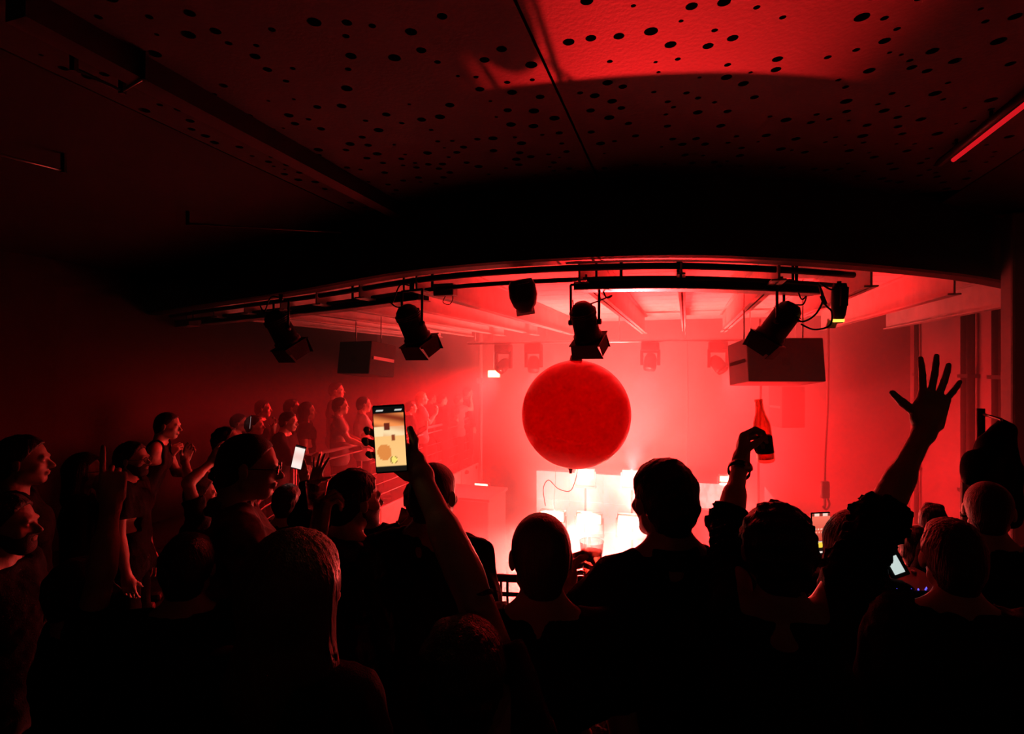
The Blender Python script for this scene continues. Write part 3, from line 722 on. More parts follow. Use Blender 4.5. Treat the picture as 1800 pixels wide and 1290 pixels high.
# coat hanging on a hook against the column
# ================================================================== soft-body mesher: smooth union of tapered limbs, skinned into one surface
A3 = lambda *p: np.array(p, dtype=np.float64)
def axis(lo, hi, base, refs):
    out = [lo]; p = lo
    while p < hi:
        st = base
        for (a, b, s) in refs:
            if a - base * .5 <= p <= b: st = min(st, s)
        p += st; out.append(p)
    return np.array(out, dtype=np.float32)
class Field:
    def __init__(s, xs, ys, zs):
        s.ax = (xs, ys, zs); s.F = np.full((len(xs), len(ys), len(zs)), .09, np.float32)
    def sl(s, lo, hi, pad):
        r = []
        for a, l, h in zip(s.ax, lo, hi):
            i0 = max(0, np.searchsorted(a, l - pad) - 1); i1 = min(len(a), np.searchsorted(a, h + pad) + 1)
            if i1 <= i0: return None
            r.append(slice(i0, i1))
        return tuple(r)
    def pts(s, sl):
        x, y, z = (a[q] for a, q in zip(s.ax, sl)); return x[:, None, None], y[None, :, None], z[None, None, :]
    def add(s, prim, k=.02, sub=False):
        lo, hi, fn = prim; sl = s.sl(lo, hi, .085 if not sub else k + .01)
        if sl is None: return
        d = fn(*s.pts(sl)).astype(np.float32); F = s.F[sl]
        if sub:
            d = -d; h = np.clip(.5 - .5 * (F - d) / k, 0, 1); s.F[sl] = F + (d - F) * h + k * h * (1 - h)
        elif k <= 0: s.F[sl] = np.minimum(F, d)
        else:
            h = np.clip(.5 + .5 * (F - d) / k, 0, 1); s.F[sl] = F + (d - F) * h - k * h * (1 - h)
    def cut(s, p, n, lo=None, hi=None):          # keep the side the normal points away from
        n = np.asarray(n, float); n = n / np.linalg.norm(n)
        sl = (slice(None),) * 3 if lo is None else s.sl(lo, hi, 0)
        if sl is None: return
        x, y, z = s.pts(sl); d = (x - p[0]) * n[0] + (y - p[1]) * n[1] + (z - p[2]) * n[2]
        s.F[sl] = np.maximum(s.F[sl], d.astype(np.float32))
    def noise(s, amp, wl, seed, stretch=(1, 1, 1)):
        r = np.random.RandomState(seed); x, y, z = s.pts((slice(None),) * 3); acc = 0
        for i in range(5):
            v = r.normal(size=3); v /= np.linalg.norm(v); v *= 2 * np.pi / wl * r.uniform(.6, 1.5) * np.array(stretch)
            acc = acc + np.sin(x * v[0] + y * v[1] + z * v[2] + r.uniform(0, 6.28))
        s.F += (amp * acc / 2.2).astype(np.float32)
    def mesh(s, name):
        F = s.F; F[0] = F[-1] = .05; F[:, 0] = F[:, -1] = .05; F[:, :, 0] = F[:, :, -1] = .05
        I = F < 0
        c = I[:-1, :-1, :-1].astype(np.int8)
        tot = np.zeros(c.shape, np.int8)
        for dx in (0, 1):
            for dy in (0, 1):
                for dz in (0, 1): tot += I[dx:dx + c.shape[0], dy:dy + c.shape[1], dz:dz + c.shape[2]]
        act = (tot > 0) & (tot < 8); idx = np.full(c.shape, -1, np.int32); ii = np.nonzero(act); n = len(ii[0])
        idx[ii] = np.arange(n); P = np.zeros((n, 3)); W = np.zeros(n)
        for a in range(3):
            for p in (0, 1):
                for q in (0, 1):
                    o0 = [0, 0, 0]; b, c_ = [k for k in range(3) if k != a]; o0[b] = p; o0[c_] = q
                    o1 = list(o0); o1[a] = 1
                    i0 = tuple(ii[k] + o0[k] for k in range(3)); i1 = tuple(ii[k] + o1[k] for k in range(3))
                    f0 = F[i0]; f1 = F[i1]; mk = (f0 < 0) != (f1 < 0)
                    t = np.where(mk, f0 / np.where(mk, f0 - f1, 1), 0)
                    for k in range(3):
                        c0 = s.ax[k][i0[k]]; c1 = s.ax[k][i1[k]]; P[:, k] += np.where(mk, c0 + (c1 - c0) * t, 0)
                    W += mk
        P /= W[:, None]
        quads = []
        for a in range(3):
            b, c_ = (a + 1) % 3, (a + 2) % 3
            lo = [slice(None)] * 3; hi = [slice(None)] * 3; lo[a] = slice(0, -1); hi[a] = slice(1, None)
            ch = I[tuple(lo)] != I[tuple(hi)]
            e = np.nonzero(ch); e = [k.copy() for k in e]
            ok = (e[b] > 0) & (e[c_] > 0) & (e[b] < F.shape[b] - 1) & (e[c_] < F.shape[c_] - 1)
            e = [k[ok] for k in e]; ins = I[tuple(e)]
            def cell(db, dc):
                q = list(e); q[b] = e[b] - db; q[c_] = e[c_] - dc; return idx[tuple(q)]
            q = np.stack([cell(1, 1), cell(0, 1), cell(0, 0), cell(1, 0)], 1)
            q[~ins] = q[~ins][:, ::-1]; quads.append(q)
        Q = np.concatenate(quads).astype(np.int32)
        me = bpy.data.meshes.new(name); me.vertices.add(n); me.vertices.foreach_set('co', P.astype(np.float32).ravel())
        me.loops.add(Q.size); me.loops.foreach_set('vertex_index', Q.ravel())
        me.polygons.add(len(Q)); me.polygons.foreach_set('loop_start', np.arange(0, Q.size, 4, dtype=np.int32))
        me.polygons.foreach_set('use_smooth', np.ones(len(Q), bool)); me.update(calc_edges=True); me.validate()
        return me
def rc(a, b, ra, rb=None):
    rb = ra if rb is None else rb; a = np.asarray(a, float); b = np.asarray(b, float); ba = b - a; l2 = max(ba @ ba, 1e-9); R = max(ra, rb)
    def fn(x, y, z):
        px, py, pz = x - a[0], y - a[1], z - a[2]; h = np.clip((px * ba[0] + py * ba[1] + pz * ba[2]) / l2, 0, 1)
        return np.sqrt((px - ba[0] * h) ** 2 + (py - ba[1] * h) ** 2 + (pz - ba[2] * h) ** 2) - (ra + (rb - ra) * h)
    return np.minimum(a, b) - R, np.maximum(a, b) + R, fn
def ell(c, r, R=None):
    c = np.asarray(c, float); r = np.asarray(r, float); R = np.eye(3) if R is None else R; m = r.max()
    def fn(x, y, z):
        dx, dy, dz = x - c[0], y - c[1], z - c[2]
        q = [(R[0, i] * dx + R[1, i] * dy + R[2, i] * dz) for i in range(3)]
        k0 = np.sqrt(sum((q[i] / r[i]) ** 2 for i in range(3))); k1 = np.sqrt(sum((q[i] / r[i] ** 2) ** 2 for i in range(3))) + 1e-6
        return k0 * (k0 - 1) / k1
    return c - m, c + m, fn
def rbox(c, h, rad, R):
    c = np.asarray(c, float); h = np.asarray(h, float); m = np.linalg.norm(h) + rad
    def fn(x, y, z):
        dx, dy, dz = x - c[0], y - c[1], z - c[2]
        q = [np.abs(R[0, i] * dx + R[1, i] * dy + R[2, i] * dz) - h[i] for i in range(3)]
        o = np.sqrt(sum(np.maximum(k, 0) ** 2 for k in q)); return o + np.minimum(np.maximum(np.maximum(q[0], q[1]), q[2]), 0) - rad
    return c - m, c + m, fn
def Rx(a): c, s = math.cos(a), math.sin(a); return np.array([[1, 0, 0], [0, c, -s], [0, s, c]])
def Ry(a): c, s = math.cos(a), math.sin(a); return np.array([[c, 0, s], [0, 1, 0], [-s, 0, c]])
def Rz(a): c, s = math.cos(a), math.sin(a); return np.array([[c, -s, 0], [s, c, 0], [0, 0, 1]])
def unit(v): v = np.asarray(v, float); return v / (np.linalg.norm(v) + 1e-12)
D2R = math.pi / 180

# hand poses: per finger (index..little): three bends and a sideways spread in degrees; thumb: two directions (thumb side, fingers, palm)
HANDS = {
    'relaxed': ([(18, 28, 18, 3), (22, 30, 18, 1), (26, 32, 20, -1), (30, 34, 22, -4)], ((.55, .75, .35), (.25, .85, .45))),
    'open': ([(4, 5, 4, 13), (0, 6, 4, 3), (3, 7, 5, -8), (5, 9, 6, -27)], ((.92, .42, .05), (.86, .52, .05))),
    'grip': ([(48, 62, 40, 3), (52, 64, 42, 1), (56, 64, 42, -1), (58, 64, 42, -3)], ((.35, .62, .72), (.05, .75, .70))),
    'phone': ([(8, 48, 58, 5), (8, 50, 60, 2), (10, 52, 60, -2), (16, 55, 60, -8)], ((.80, .42, .50), (.55, .55, .65))),
    'point': ([(2, 4, 3, 3), (75, 85, 50, 0), (80, 88, 52, 0), (82, 88, 52, 0)], ((.45, .55, .70), (.0, .55, .85))),
    'fist': ([(75, 85, 55, 0), (78, 88, 55, 0), (80, 88, 55, 0), (82, 88, 55, 0)], ((.45, .55, .70), (.0, .60, .80))),
    'curl': ([(12, 35, 40, 6), (25, 45, 40, 1), (35, 50, 40, -2), (42, 52, 40, -6)], ((.6, .65, .45), (.3, .8, .5))),
    'rail': ([(40, 50, 35, 3), (42, 52, 36, 1), (44, 52, 36, -1), (46, 52, 36, -3)], ((.5, .5, .7), (.1, .5, .85))),
}
def hand_prims(W, f, n, right, pose, s):
    """list of (prim, blend); W wrist, f fingers, n palm normal"""
    f = unit(f); n = unit(np.asarray(n) - f * (np.asarray(n) @ f)); t = np.cross(f, n) * (1 if right else -1)
    fing, th = HANDS[pose]; out = []
    R = np.stack([t, f, n], 1)
    out.append((rbox(W + f * .048 * s, A3(.027, .036, .0035) * s, .012 * s, R), .012))
    out.append((rc(W - f * .02 * s, W + f * .02 * s, .025 * s, .024 * s), .02))
    out.append((rc(W + f * .02 * s + t * .022 * s + n * .006 * s, W + f * .05 * s + t * .026 * s + n * .008 * s, .016 * s, .013 * s), .014))
    L = [(.044, .026, .021), (.048, .030, .023), (.044, .028, .022), (.034, .021, .019)]
    off = [.030, .0105, -.0095, -.028]; kn = [.090, .094, .089, .080]
    for (c1, c2, c3, sp), (l1, l2, l3), o_, k_ in zip(fing, L, off, kn):
        p = W + f * k_ * s + t * o_ * s; a = 0; d0 = unit(f * math.cos(sp * D2R) + t * math.sin(sp * D2R)); r0 = .0094 if o_ > -.02 else .0082
        out.append((rc(W + f * .05 * s + t * o_ * .8 * s, p, .010 * s, .0096 * s), .006))
        for c_, l, ra, rb in ((c1, l1, r0, r0 * .92), (c2, l2, r0 * .92, r0 * .86), (c3, l3, r0 * .86, r0 * .72)):
            a += c_ * D2R; d = d0 * math.cos(a) + n * math.sin(a); q = p + d * l * s
            out.append((rc(p, q, ra * s, rb * s), .0022)); p = q
    p = W + f * .030 * s + t * .030 * s + n * .006 * s
    R_ = lambda v: unit(t * v[0] + f * v[1] + n * v[2])
    for v, l, ra, rb in ((th[0], .040, .0125, .0108), (th[1], .036, .0108, .0082)):
        q = p + R_(v) * l * s; out.append((rc(p, q, ra * s, rb * s), .006)); p = q
    return out
LOD = {0: (.015, .0048, .0033, .0105), 1: (.020, .0075, .0055, .015), 2: (.026, .010, .0085, .021)}
PEOPLE = {}
def person(label, head, yaw=0, lean=0, side=0, twist=0, hyaw=0, hpitch=0, htilt=0, arms=None, hair='short', hair_m=None, skin=None, top='tee', top_m=None,
           leg_m=None, lod=0, build=1.0, group=None, fold=.0035, beard=False, glasses=None, collar=None, ribs=False, long_to=.30, slim=1.0, seed=None, hood=False, head_s=1.0, hand_s=1.05, drop=0.0):
    """head = (pixel x of head centre, pixel y of head top, metres ahead). yaw: degrees clockwise from looking away from the camera."""
    seed = seed if seed is not None else len(PEOPLE) * 7 + 3
    arms = arms or {}; skin = skin or M_skin; hair_m = hair_m or M_hair; top_m = top_m or M_cloth_black; leg_m = leg_m or M_denim
    T = np.array(at(*head)); RY = Rz(-yaw * D2R)
    Rs = Rz(-twist * D2R) @ Ry(side * D2R) @ Rx(-lean * D2R)
    Rh = Rz(-hyaw * D2R) @ Ry(htilt * D2R) @ Rx(-(lean * .35 + hpitch) * D2R)
    # ---- skeleton for a 1.80 m figure
    hip = A3(0, 0, .95); up = lambda p: hip + Rs @ (A3(*p) - hip)
    nb = up((0, -.015, 1.535)); hcen = nb + Rh @ A3(0, .035, .148)
    topp = hcen + Rh @ A3(0, -.01, .119)
    s = T[2] / topp[2]; sw = s * build
    loc = T[:2] - (RY @ (topp * s))[:2]
    base = A3(loc[0], loc[1], 0)
    to_l = lambda p: RY.T @ (np.array(p, float) - base)
    dir_l = lambda d: RY.T @ np.asarray(d, float)
    U = lambda p: up(p) * s
    nb, hcen = nb * s, hcen * s; hs = s * head_s
    hd = lambda p: hcen + Rh @ (A3(*p) * hs)
    B = []        # (prim, k) of the body
    # torso
    w_ = sw
    chest = [((-.085 * slim, .0, 1.36), (.085 * slim, .0, 1.36), .112), ((-.065 * slim, .0, 1.15), (.065 * slim, .0, 1.15), .100), ((-.075, .0, .98), (.075, .0, .98), .108)]
    def torso(extra):
        L = []
        for a, b, r in chest: L.append((rc(U(a), U(b), r * w_ + extra), .05))
        L.append((rc(U((0, 0, 1.36)), U((0, 0, 1.0)), .108 * w_ + extra, .105 * w_ + extra), .05))
        for sx in (-1, 1): L.append((rc(U((sx * .035, -.015, 1.515)), sh[sx] - (sh[sx] - U((0, 0, 1.49))) * .12, .050 * w_ + extra, .056 * w_ + extra), .05))
        return L
    # arms by two-bone reach
    sh = {}; limbs = {}
    for sx, key in ((-1, 'L'), (1, 'R')):
        spec = arms.get(key); S = U((sx * .175 * slim * build, -.01, 1.475 - drop))
        l1, l2 = .285 * s, .255 * s
        if spec is None: spec = dict(local=(sx * .25, .06, .92), f=(0, .15, -1), n=(-sx, 0, 0), pose='relaxed', lf=True)
        if 'at' in spec: W = to_l(at(*spec['at']))
        elif 'world' in spec: W = to_l(spec['world'])
        else: W = A3(*spec['local']) * s
        rise = max(0, min(1, (W[2] - S[2]) / (.35 * s)))
        S = S + Rs @ A3(-sx * .028, .01, .055) * s * rise
        v = W - S; dist = np.linalg.norm(v); mx = (l1 + l2) * .995
        if dist > mx: kx = dist / mx; l1 *= kx; l2 *= kx
        if 'elbow' in spec: pole = to_l(at(*spec['elbow'])) - S
        else: pole = dir_l(spec['pole']) if 'pole' in spec else A3(sx * .5, -.4, -.8)
        dist = min(dist, (l1 + l2) * .9995); vd = unit(v); pole = unit(pole - vd * (pole @ vd))
        ca = (l1 * l1 + dist * dist - l2 * l2) / (2 * l1 * dist); ca = max(-1, min(1, ca))
        E = S + vd * l1 * ca + pole * l1 * math.sqrt(max(0, 1 - ca * ca))
        f = A3(*spec['f']) if spec.get('lf') else (dir_l(spec['f']) if 'f' in spec else unit(W - E)); n = A3(*spec['n']) if spec.get('lf') else dir_l(spec['n'])
        sh[sx] = S; limbs[sx] = (S, E, W, unit(f), n, spec.get('pose', 'relaxed'))
    B += torso(-.008)
    # neck and head
    neck = [(rc(nb + Rs @ A3(0, -.012, -.03) * s, hd((0, -.022, -.05)), .058 * w_, .053 * w_), .03)]
    B += neck
    for sx in (-1, 1): B.append((rc(U((sx * .10, -.02, 1.51)), nb + Rh @ A3(sx * .02, -.02, .05) * s, .035 * w_, .030 * w_), .035))
    H = [(ell(hd((0, -.014, .030)), A3(.077, .098, .088) * hs, Rh), .02), (ell(hd((0, .028, -.030)), A3(.061, .066, .082) * hs, Rh), .03),
         (ell(hd((0, .062, -.094)), A3(.028, .024, .020) * hs, Rh), .025)]
    for sx in (-1, 1): H.append((rc(hd((sx * .052, -.002, -.062)), hd((sx * .022, .058, -.096)), .016 * hs, .016 * hs), .02))
    H.append((rc(hd((-.034, .079, .016)), hd((.034, .079, .016)), .014 * hs), .012))
    for sx in (-1, 1): H.append((ell(hd((sx * .046, .062, -.028)), A3(.020, .018, .016) * hs, Rh), .02))
    B += H
    SUB = [(ell(hd((sx * .032, .098, -.004)), A3(.019, .015, .012) * hs, Rh), .012) for sx in (-1, 1)]
    POST = [(ell(hd((sx * .031, .076, -.003)), A3(.0125, .0125, .0115) * hs, Rh), .002) for sx in (-1, 1)]
    POST += [(rc(hd((0, .088, .004)), hd((0, .112, -.030)), .0075 * hs, .0115 * hs), .010), (ell(hd((0, .100, -.034)), A3(.017, .012, .009) * hs, Rh), .008)]
    POST += [(ell(hd((0, .090, -.058)), A3(.023, .011, .0058) * hs, Rh), .005), (ell(hd((0, .087, -.068)), A3(.020, .012, .0068) * hs, Rh), .005)]
    for sx in (-1, 1):
        Re = Rh @ Rz(-sx * .35) @ Rx(.15)
        POST.append((ell(hd((sx * .080, -.008, -.006)), A3(.0085, .019, .032) * hs, Re), .008))
    # arms, hands
    HP = []
    for sx in (-1, 1):
        S, E, W, f, n, pose = limbs[sx]
        B += [(rc(S, E, .052 * w_, .040 * w_), .03), (rc(E, W, .041 * w_, .027 * w_), .015), (rc(E + (W - E) * .12, E + (W - E) * .42, .037 * w_, .035 * w_), .03)]
        HP += hand_prims(W, f, n, sx > 0, pose, s * hand_s)
    # legs
    LEG = []
    for sx in (-1, 1):
        hp, kn, an = A3(sx * .09, 0, .93) * s, A3(sx * .11, .03, .50) * s, A3(sx * .12, -.01, .09) * s
        LEG += [(rc(hp, kn, .082 * w_, .056 * w_), .03), (rc(kn, an, .054 * w_, .040 * w_), .02), (rc(an + A3(0, -.02, -.045 * s), an + A3(sx * .02, .15 * s, -.055 * s), .038 * s, .032 * s), .02)]
    B += LEG
    bs, hsr, har, shr = LOD[lod]
    bs, hsr, har, shr = bs * s, hsr * s, har * s, shr * s
    everything = B + HP + POST
    lo = np.min([p[0] for p, k in everything], 0) - .03; hi = np.max([p[1] for p, k in everything], 0) + .03
    hlo = np.min([p[0] for p, k in H + POST], 0); hhi = np.max([p[1] for p, k in H + POST], 0)
    refs = [[(hlo[i], hhi[i], hsr)] for i in range(3)]
    for sx in (-1, 1):
        key = 'L' if sx < 0 else 'R'
        if arms.get(key) and arms[key].get('fine', True):
            hh = hand_prims(*[limbs[sx][i] for i in (2, 3, 4)], sx > 0, limbs[sx][5], s * hand_s); a = np.min([p[0] for p, k in hh], 0); b = np.max([p[1] for p, k in hh], 0)
            for i in range(3): refs[i].append((a[i], b[i], har))
    refs[2].append((0, .75 * s, bs * 2)); 
    F = Field(*[axis(lo[i], hi[i], bs if i < 2 else bs, refs[i]) for i in range(3)])
    for p, k in B: F.add(p, k * s)
    for p, k in SUB: F.add(p, k, True)
    for p, k in POST: F.add(p, k)
    for p, k in HP: F.add(p, k)
    root = tag(empty('person', (base[0], base[1], 0), (0, 0, -yaw * D2R)), label, 'person', group)
    link('body', F.mesh('body'), skin, root)
    PEOPLE[label] = dict(root=root, base=base, RY=RY, hd=hd, limbs=limbs, s=s, Rh=Rh)
    # ---- top
    if top != 'none':
        ex = .013; G = torso(ex); sl_cuts = []
        frac = {'tee': .58, 'polo': .62, 'long': 1.94, 'jacket': 1.96, 'tank': 0, 'rolled': 1.15}[top]
        for sx in (-1, 1):
            S, E, W, f, n, pose = limbs[sx]
            if frac <= 0: continue
            if frac <= 1: e1 = S + (E - S) * frac; G.append((rc(S, e1 + (E - S) * .15, .052 * w_ + .016, .046 * w_ + .026), .035)); sl_cuts.append((e1, unit(E - S)))
            else:
                e1 = E + (W - E) * (frac - 1)
                G += [(rc(S, E, .052 * w_ + .016, .042 * w_ + .017), .03), (rc(E, e1 + (W - E) * .08, .042 * w_ + .017, (.027 if frac > 1.5 else .040) * w_ + .018), .02)]
                if frac < 1.5: G.append((rc(E + (W - E) * .02, E + (W - E) * .10, .044 * w_ + .016), .01))
                sl_cuts.append((e1, unit(W - E)))
        hemz = .86 if top in ('tee', 'polo', 'tank', 'rolled') else .84
        G.append((rc(U((-.08, .0, .93)), U((.08, .0, .93)), .115 * w_ + ex), .05))
        glo = np.min([p[0] for p, k in G], 0) - .03; ghi = np.max([p[1] for p, k in G], 0) + .03
        K = Field(*[axis(glo[i], ghi[i], shr, []) for i in range(3)])
        for p, k in G: K.add(p, k * s)
        K.noise(fold, .10 * s, seed); K.noise(fold * .55, .045 * s, seed + 1, (1, 1, .6))
        if ribs:
            X, Y, Z = K.pts((slice(None),) * 3)
            for sx in (-1, 1):
                S, E, W = limbs[sx][:3]; dv = unit(E - S); tt = (X - S[0]) * dv[0] + (Y - S[1]) * dv[1] + (Z - S[2]) * dv[2]
                K.F += np.where((tt > .04) & (tt < .36), .0075 * np.sin(tt * 2 * np.pi / .034 + 1.2 * np.sin(X * 40)), 0).astype(np.float32)
        for p_, n_ in sl_cuts: K.cut(p_, n_, p_ - .09, p_ + .09)
        nk = nb + Rs @ A3(0, -.005, .005) * s; K.cut(nk + Rs @ A3(0, 0, -.004) * s, Rs @ A3(0, .35, 1), nk - A3(.085, .09, .1), nk + A3(.085, .09, .12))
        if top == 'tank':
            for sx in (-1, 1): q = limbs[sx][0] + A3(sx * .0, 0, 0); K.cut(U((sx * .135, 0, 1.45)), A3(sx, 0, .1), q - .12, q + .14)
        K.cut(U((0, 0, hemz)), A3(0, 0, -1))
        link('shirt' if top not in ('jacket',) else 'jacket', K.mesh('shirt'), top_m, root)
        if collar:
            Q = Field(*[axis(nb[i] - .13, nb[i] + .13, .007 if lod == 0 else .013, []) for i in range(3)])
            for k in range(14):
                a0 = -math.pi * 1.28 + 2 * math.pi * .78 * k / 14; a1 = -math.pi * 1.28 + 2 * math.pi * .78 * (k + 1) / 14
                r_ = .066 * w_; hgt = .012 if collar == 'polo' else .022
                q0 = nb + Rs @ A3(r_ * math.cos(a0), r_ * math.sin(a0) - .012, .012) * 1.0; q1 = nb + Rs @ A3(r_ * math.cos(a1), r_ * math.sin(a1) - .012, .012)
                Q.add(rc(q0, q1, .011), .005); Q.add(rc(q0 + Rs @ A3(0, 0, hgt), q1 + Rs @ A3(0, 0, hgt), .008), .012)
                Q.add(rc(q0 * 1.0 + Rs @ A3(.014 * math.cos(a0), .014 * math.sin(a0), -.02), q1 + Rs @ A3(.014 * math.cos(a1), .014 * math.sin(a1), -.02), .010), .012)
            link('collar', Q.mesh('collar'), top_m, root)
        if hood:
            Q = Field(*[axis(nb[i] - .2, nb[i] + .2, .010, []) for i in range(3)])
            for k in range(12):
                a0 = math.pi * (.95 + 1.1 * k / 12); a1 = math.pi * (.95 + 1.1 * (k + 1) / 12)
                Q.add(rc(nb + Rs @ A3(.10 * math.cos(a0), .085 * math.sin(a0) - .03, -.02), nb + Rs @ A3(.10 * math.cos(a1), .085 * math.sin(a1) - .03, -.02), .034), .02)
            Q.noise(.005, .05, seed); link('hood', Q.mesh('hood'), top_m, root)
    # ---- trousers and shoes
    G = []
    for sx in (-1, 1):
        hp, kn, an = A3(sx * .09, 0, .93) * s, A3(sx * .11, .03, .50) * s, A3(sx * .12, -.01, .10) * s
        G += [(rc(hp, kn, .094 * w_, .070 * w_), .03), (rc(kn, an, .068 * w_, .060 * w_), .02)]
    G.append((rc(A3(-.075, 0, .97) * s, A3(.075, 0, .97) * s, .113 * w_), .05))
    glo = np.min([p[0] for p, k in G], 0) - .03; ghi = np.max([p[1] for p, k in G], 0) + .03
    K = Field(*[axis(glo[i], ghi[i], .024, []) for i in range(3)])
    for p, k in G: K.add(p, k)
    K.noise(.004, .12, seed + 3); link('trousers', K.mesh('trousers'), leg_m, root)
    for sx in (-1, 1):
        sm = MB(); an = A3(sx * .12, -.01, .0) * s
        sm.box((an[0] - .048, an[1] - .085, 0), (an[0] + .048, an[1] + .19, .075), None, bev=.03); sm.build('shoe', M_rubber, root)
    # ---- hair
    hr = hsr * 1.05
    def hairfield(pad_lo=.16, pad_hi=.16, down=.16):
        c = hcen; return Field(axis(c[0] - pad_lo, c[0] + pad_hi, hr, []), axis(c[1] - pad_lo - .03, c[1] + pad_hi, hr, []), axis(c[2] - down, c[2] + .2, hr, []))
    Hn = lambda v: Rh @ A3(*v)
    if hair in ('short', 'buzz', 'bushy', 'quiff', 'long', 'under', 'bun'):
        dn = {'long': long_to + .06}.get(hair, .17); K = hairfield(.19 if hair in ('bushy', 'long') else .16, .19 if hair in ('bushy', 'long') else .16, dn)
        t = {'short': .012, 'buzz': .0055, 'bushy': .014, 'quiff': .012, 'long': .020, 'under': .007, 'bun': .012}[hair] * hs
        K.add(ell(hd((0, -.014, .030)), A3(.077, .098, .088) * hs + t, Rh), .01)
        if hair in ('short', 'quiff', 'under', 'buzz', 'bushy'):
            K.add(rc(hd((0, -.055, -.025)), hd((0, -.05, -.06)), .062 * hs + t * .4, .053 * hs + t * .25), .03)
        if hair == 'quiff':
            for xx in (-.04, -.015, .015, .04): K.add(rc(hd((xx, .02, .105)), hd((xx * 1.1, .085, .100)), .024 * hs, .020 * hs), .02)
        if hair == 'under':
            K.add(ell(hd((0, -.005, .085)), A3(.070, .092, .048) * hs, Rh), .008)
        if hair == 'bun': K.add(ell(hd((0, -.105, .085)), A3(.042, .042, .042) * hs, Rh), .01)
        if hair == 'long':
            K.add(ell(hd((0, -.02, .03)), A3(.088, .106, .102) * hs, Rh), .02)
            for sx in (-1, 1):
                K.add(rc(hd((sx * .068, -.02, .03)), hd((sx * .078, -.035, -long_to * .5)), .040 * hs, .040 * hs), .03)
                K.add(rc(hd((sx * .078, -.035, -long_to * .5)), hd((sx * .082, -.03, -long_to)), .040 * hs, .022 * hs), .03)
            K.add(rc(hd((0, -.07, .0)), hd((0, -.085, -long_to * .6)), .062 * hs, .060 * hs), .04)
            K.add(rc(hd((-.04, -.085, -long_to * .6)), hd((.04, -.085, -long_to)), .055 * hs, .03 * hs), .04)
        # strands: ridges that run down the head
        X, Y, Z = K.pts((slice(None),) * 3); q = [(X - hcen[0]) * Rh[0, i] + (Y - hcen[1]) * Rh[1, i] + (Z - hcen[2]) * Rh[2, i] for i in range(3)]
        ang = np.arctan2(q[0], q[1] + .02)
        amp = {'buzz': .0006, 'bushy': .0018, 'long': .0018, 'quiff': .0025}.get(hair, .0018) * hs
        K.F += (amp * .6 * (np.sin(ang * 41 + 5 * np.sin(q[2] * 17 + seed) + 3 * np.sin(q[0] * 31)) + .8 * np.sin(ang * 67 + q[2] * 25 + 4 * np.sin(q[1] * 29 + seed)) + .6 * np.sin(ang * 23 + q[2] * 40 + seed))).astype(np.float32)
        if hair in ('bushy', 'quiff', 'short'): K.noise(.004 if hair == 'bushy' else .0025, .05, seed + 9)
        # hairline: keep the face free, end at the nape
        def face_cut(p, nn): 
            pr = hd(p); K.F[:] = np.where(((X - pr[0]) * 0 + q[2]) < 10, K.F, K.F)
        plane1 = (q[1] * .80 - (q[2] - .075 * hs) * .62 - .052 * hs)      # slopes from forehead to ears
        if hair == 'long': plane1 = (q[1] - .035 * hs - np.clip(q[2] - .05 * hs, 0, 1) * .9)
        K.F = np.maximum(K.F, plane1.astype(np.float32))
        if hair not in ('long',):
            nape = (-.085 * hs - q[2]) + 0 * q[0]; K.F = np.maximum(K.F, (nape + 0 * q[1]).astype(np.float32))
            ear = np.maximum(-(q[2] - .012 * hs), (q[1] + .030 * hs)); ear = np.minimum(ear, .05) ; side_ = np.minimum(-(q[2] - .008 * hs), q[1] + .022 * hs)
            K.F = np.maximum(K.F, (side_ + 0 * q[0]).astype(np.float32))
        link('hair', K.mesh('hair'), hair_m, root)
    if beard:
        K = Field(*[axis(hcen[i] - .15, hcen[i] + .15, hr, []) for i in range(3)])
        K.add(ell(hd((0, .030, -.045)), A3(.063, .070, .075) * hs, Rh), .01); K.add(ell(hd((0, .066, -.098)), A3(.034, .030, .026) * hs, Rh), .02)
        for sx in (-1, 1): K.add(rc(hd((sx * .056, .0, -.04)), hd((sx * .026, .06, -.096)), .021 * hs), .02)
        X, Y, Z = K.pts((slice(None),) * 3); q = [(X - hcen[0]) * Rh[0, i] + (Y - hcen[1]) * Rh[1, i] + (Z - hcen[2]) * Rh[2, i] for i in range(3)]
        K.F = np.maximum(K.F, (q[2] + .040 * hs + .35 * np.abs(q[0]) * -1 + 0 * q[1]).astype(np.float32)); K.F = np.maximum(K.F, (-(q[1] + .005) + 0 * q[0] + 0 * q[2]).astype(np.float32))
        mouth = hd((0, .095, -.062)); K.add(ell(mouth, A3(.022, .03, .010) * hs, Rh), .004, True)
        link('beard', K.mesh('beard'), M_stubble, root)
    if glasses:
        g = MB(); V = lambda p: Vector(hd(p))
        for sx in (-1, 1):
            ring = [V((sx * .033 + .023 * math.cos(a), .104 - abs(math.cos(a)) * .004, .0 + .017 * math.sin(a))) for a in [2 * math.pi * k / 16 for k in range(17)]]
            g.tube(ring, .0022 * hs, 6, caps=False); g.tube([V((sx * .056, .10, .004)), V((sx * .080, .06, .006)), V((sx * .081, -.01, .006)), V((sx * .079, -.03, -.008))], .002 * hs, 6)
        g.tube([V((-.01, .106, .002)), V((0, .108, .005)), V((.01, .106, .002))], .002 * hs, 6); go = g.build('glasses', M_frame, root)
        if glasses == 'dark':
            for sx in (-1, 1):
                le = MB(); le.prism([(sx * .033 + .022 * math.cos(2 * math.pi * k / 14), .016 * math.sin(2 * math.pi * k / 14)) for k in range(14)], -.001, .001,
                                    Matrix.Translation(Vector(hcen)) @ Matrix(Rh.tolist()).to_4x4() @ Matrix.Scale(hs, 4) @ Matrix.Translation((0, .104, 0)) @ Matrix.Rotation(math.pi / 2, 4, 'X')); le.build('lens', M_frame, go)
    return root
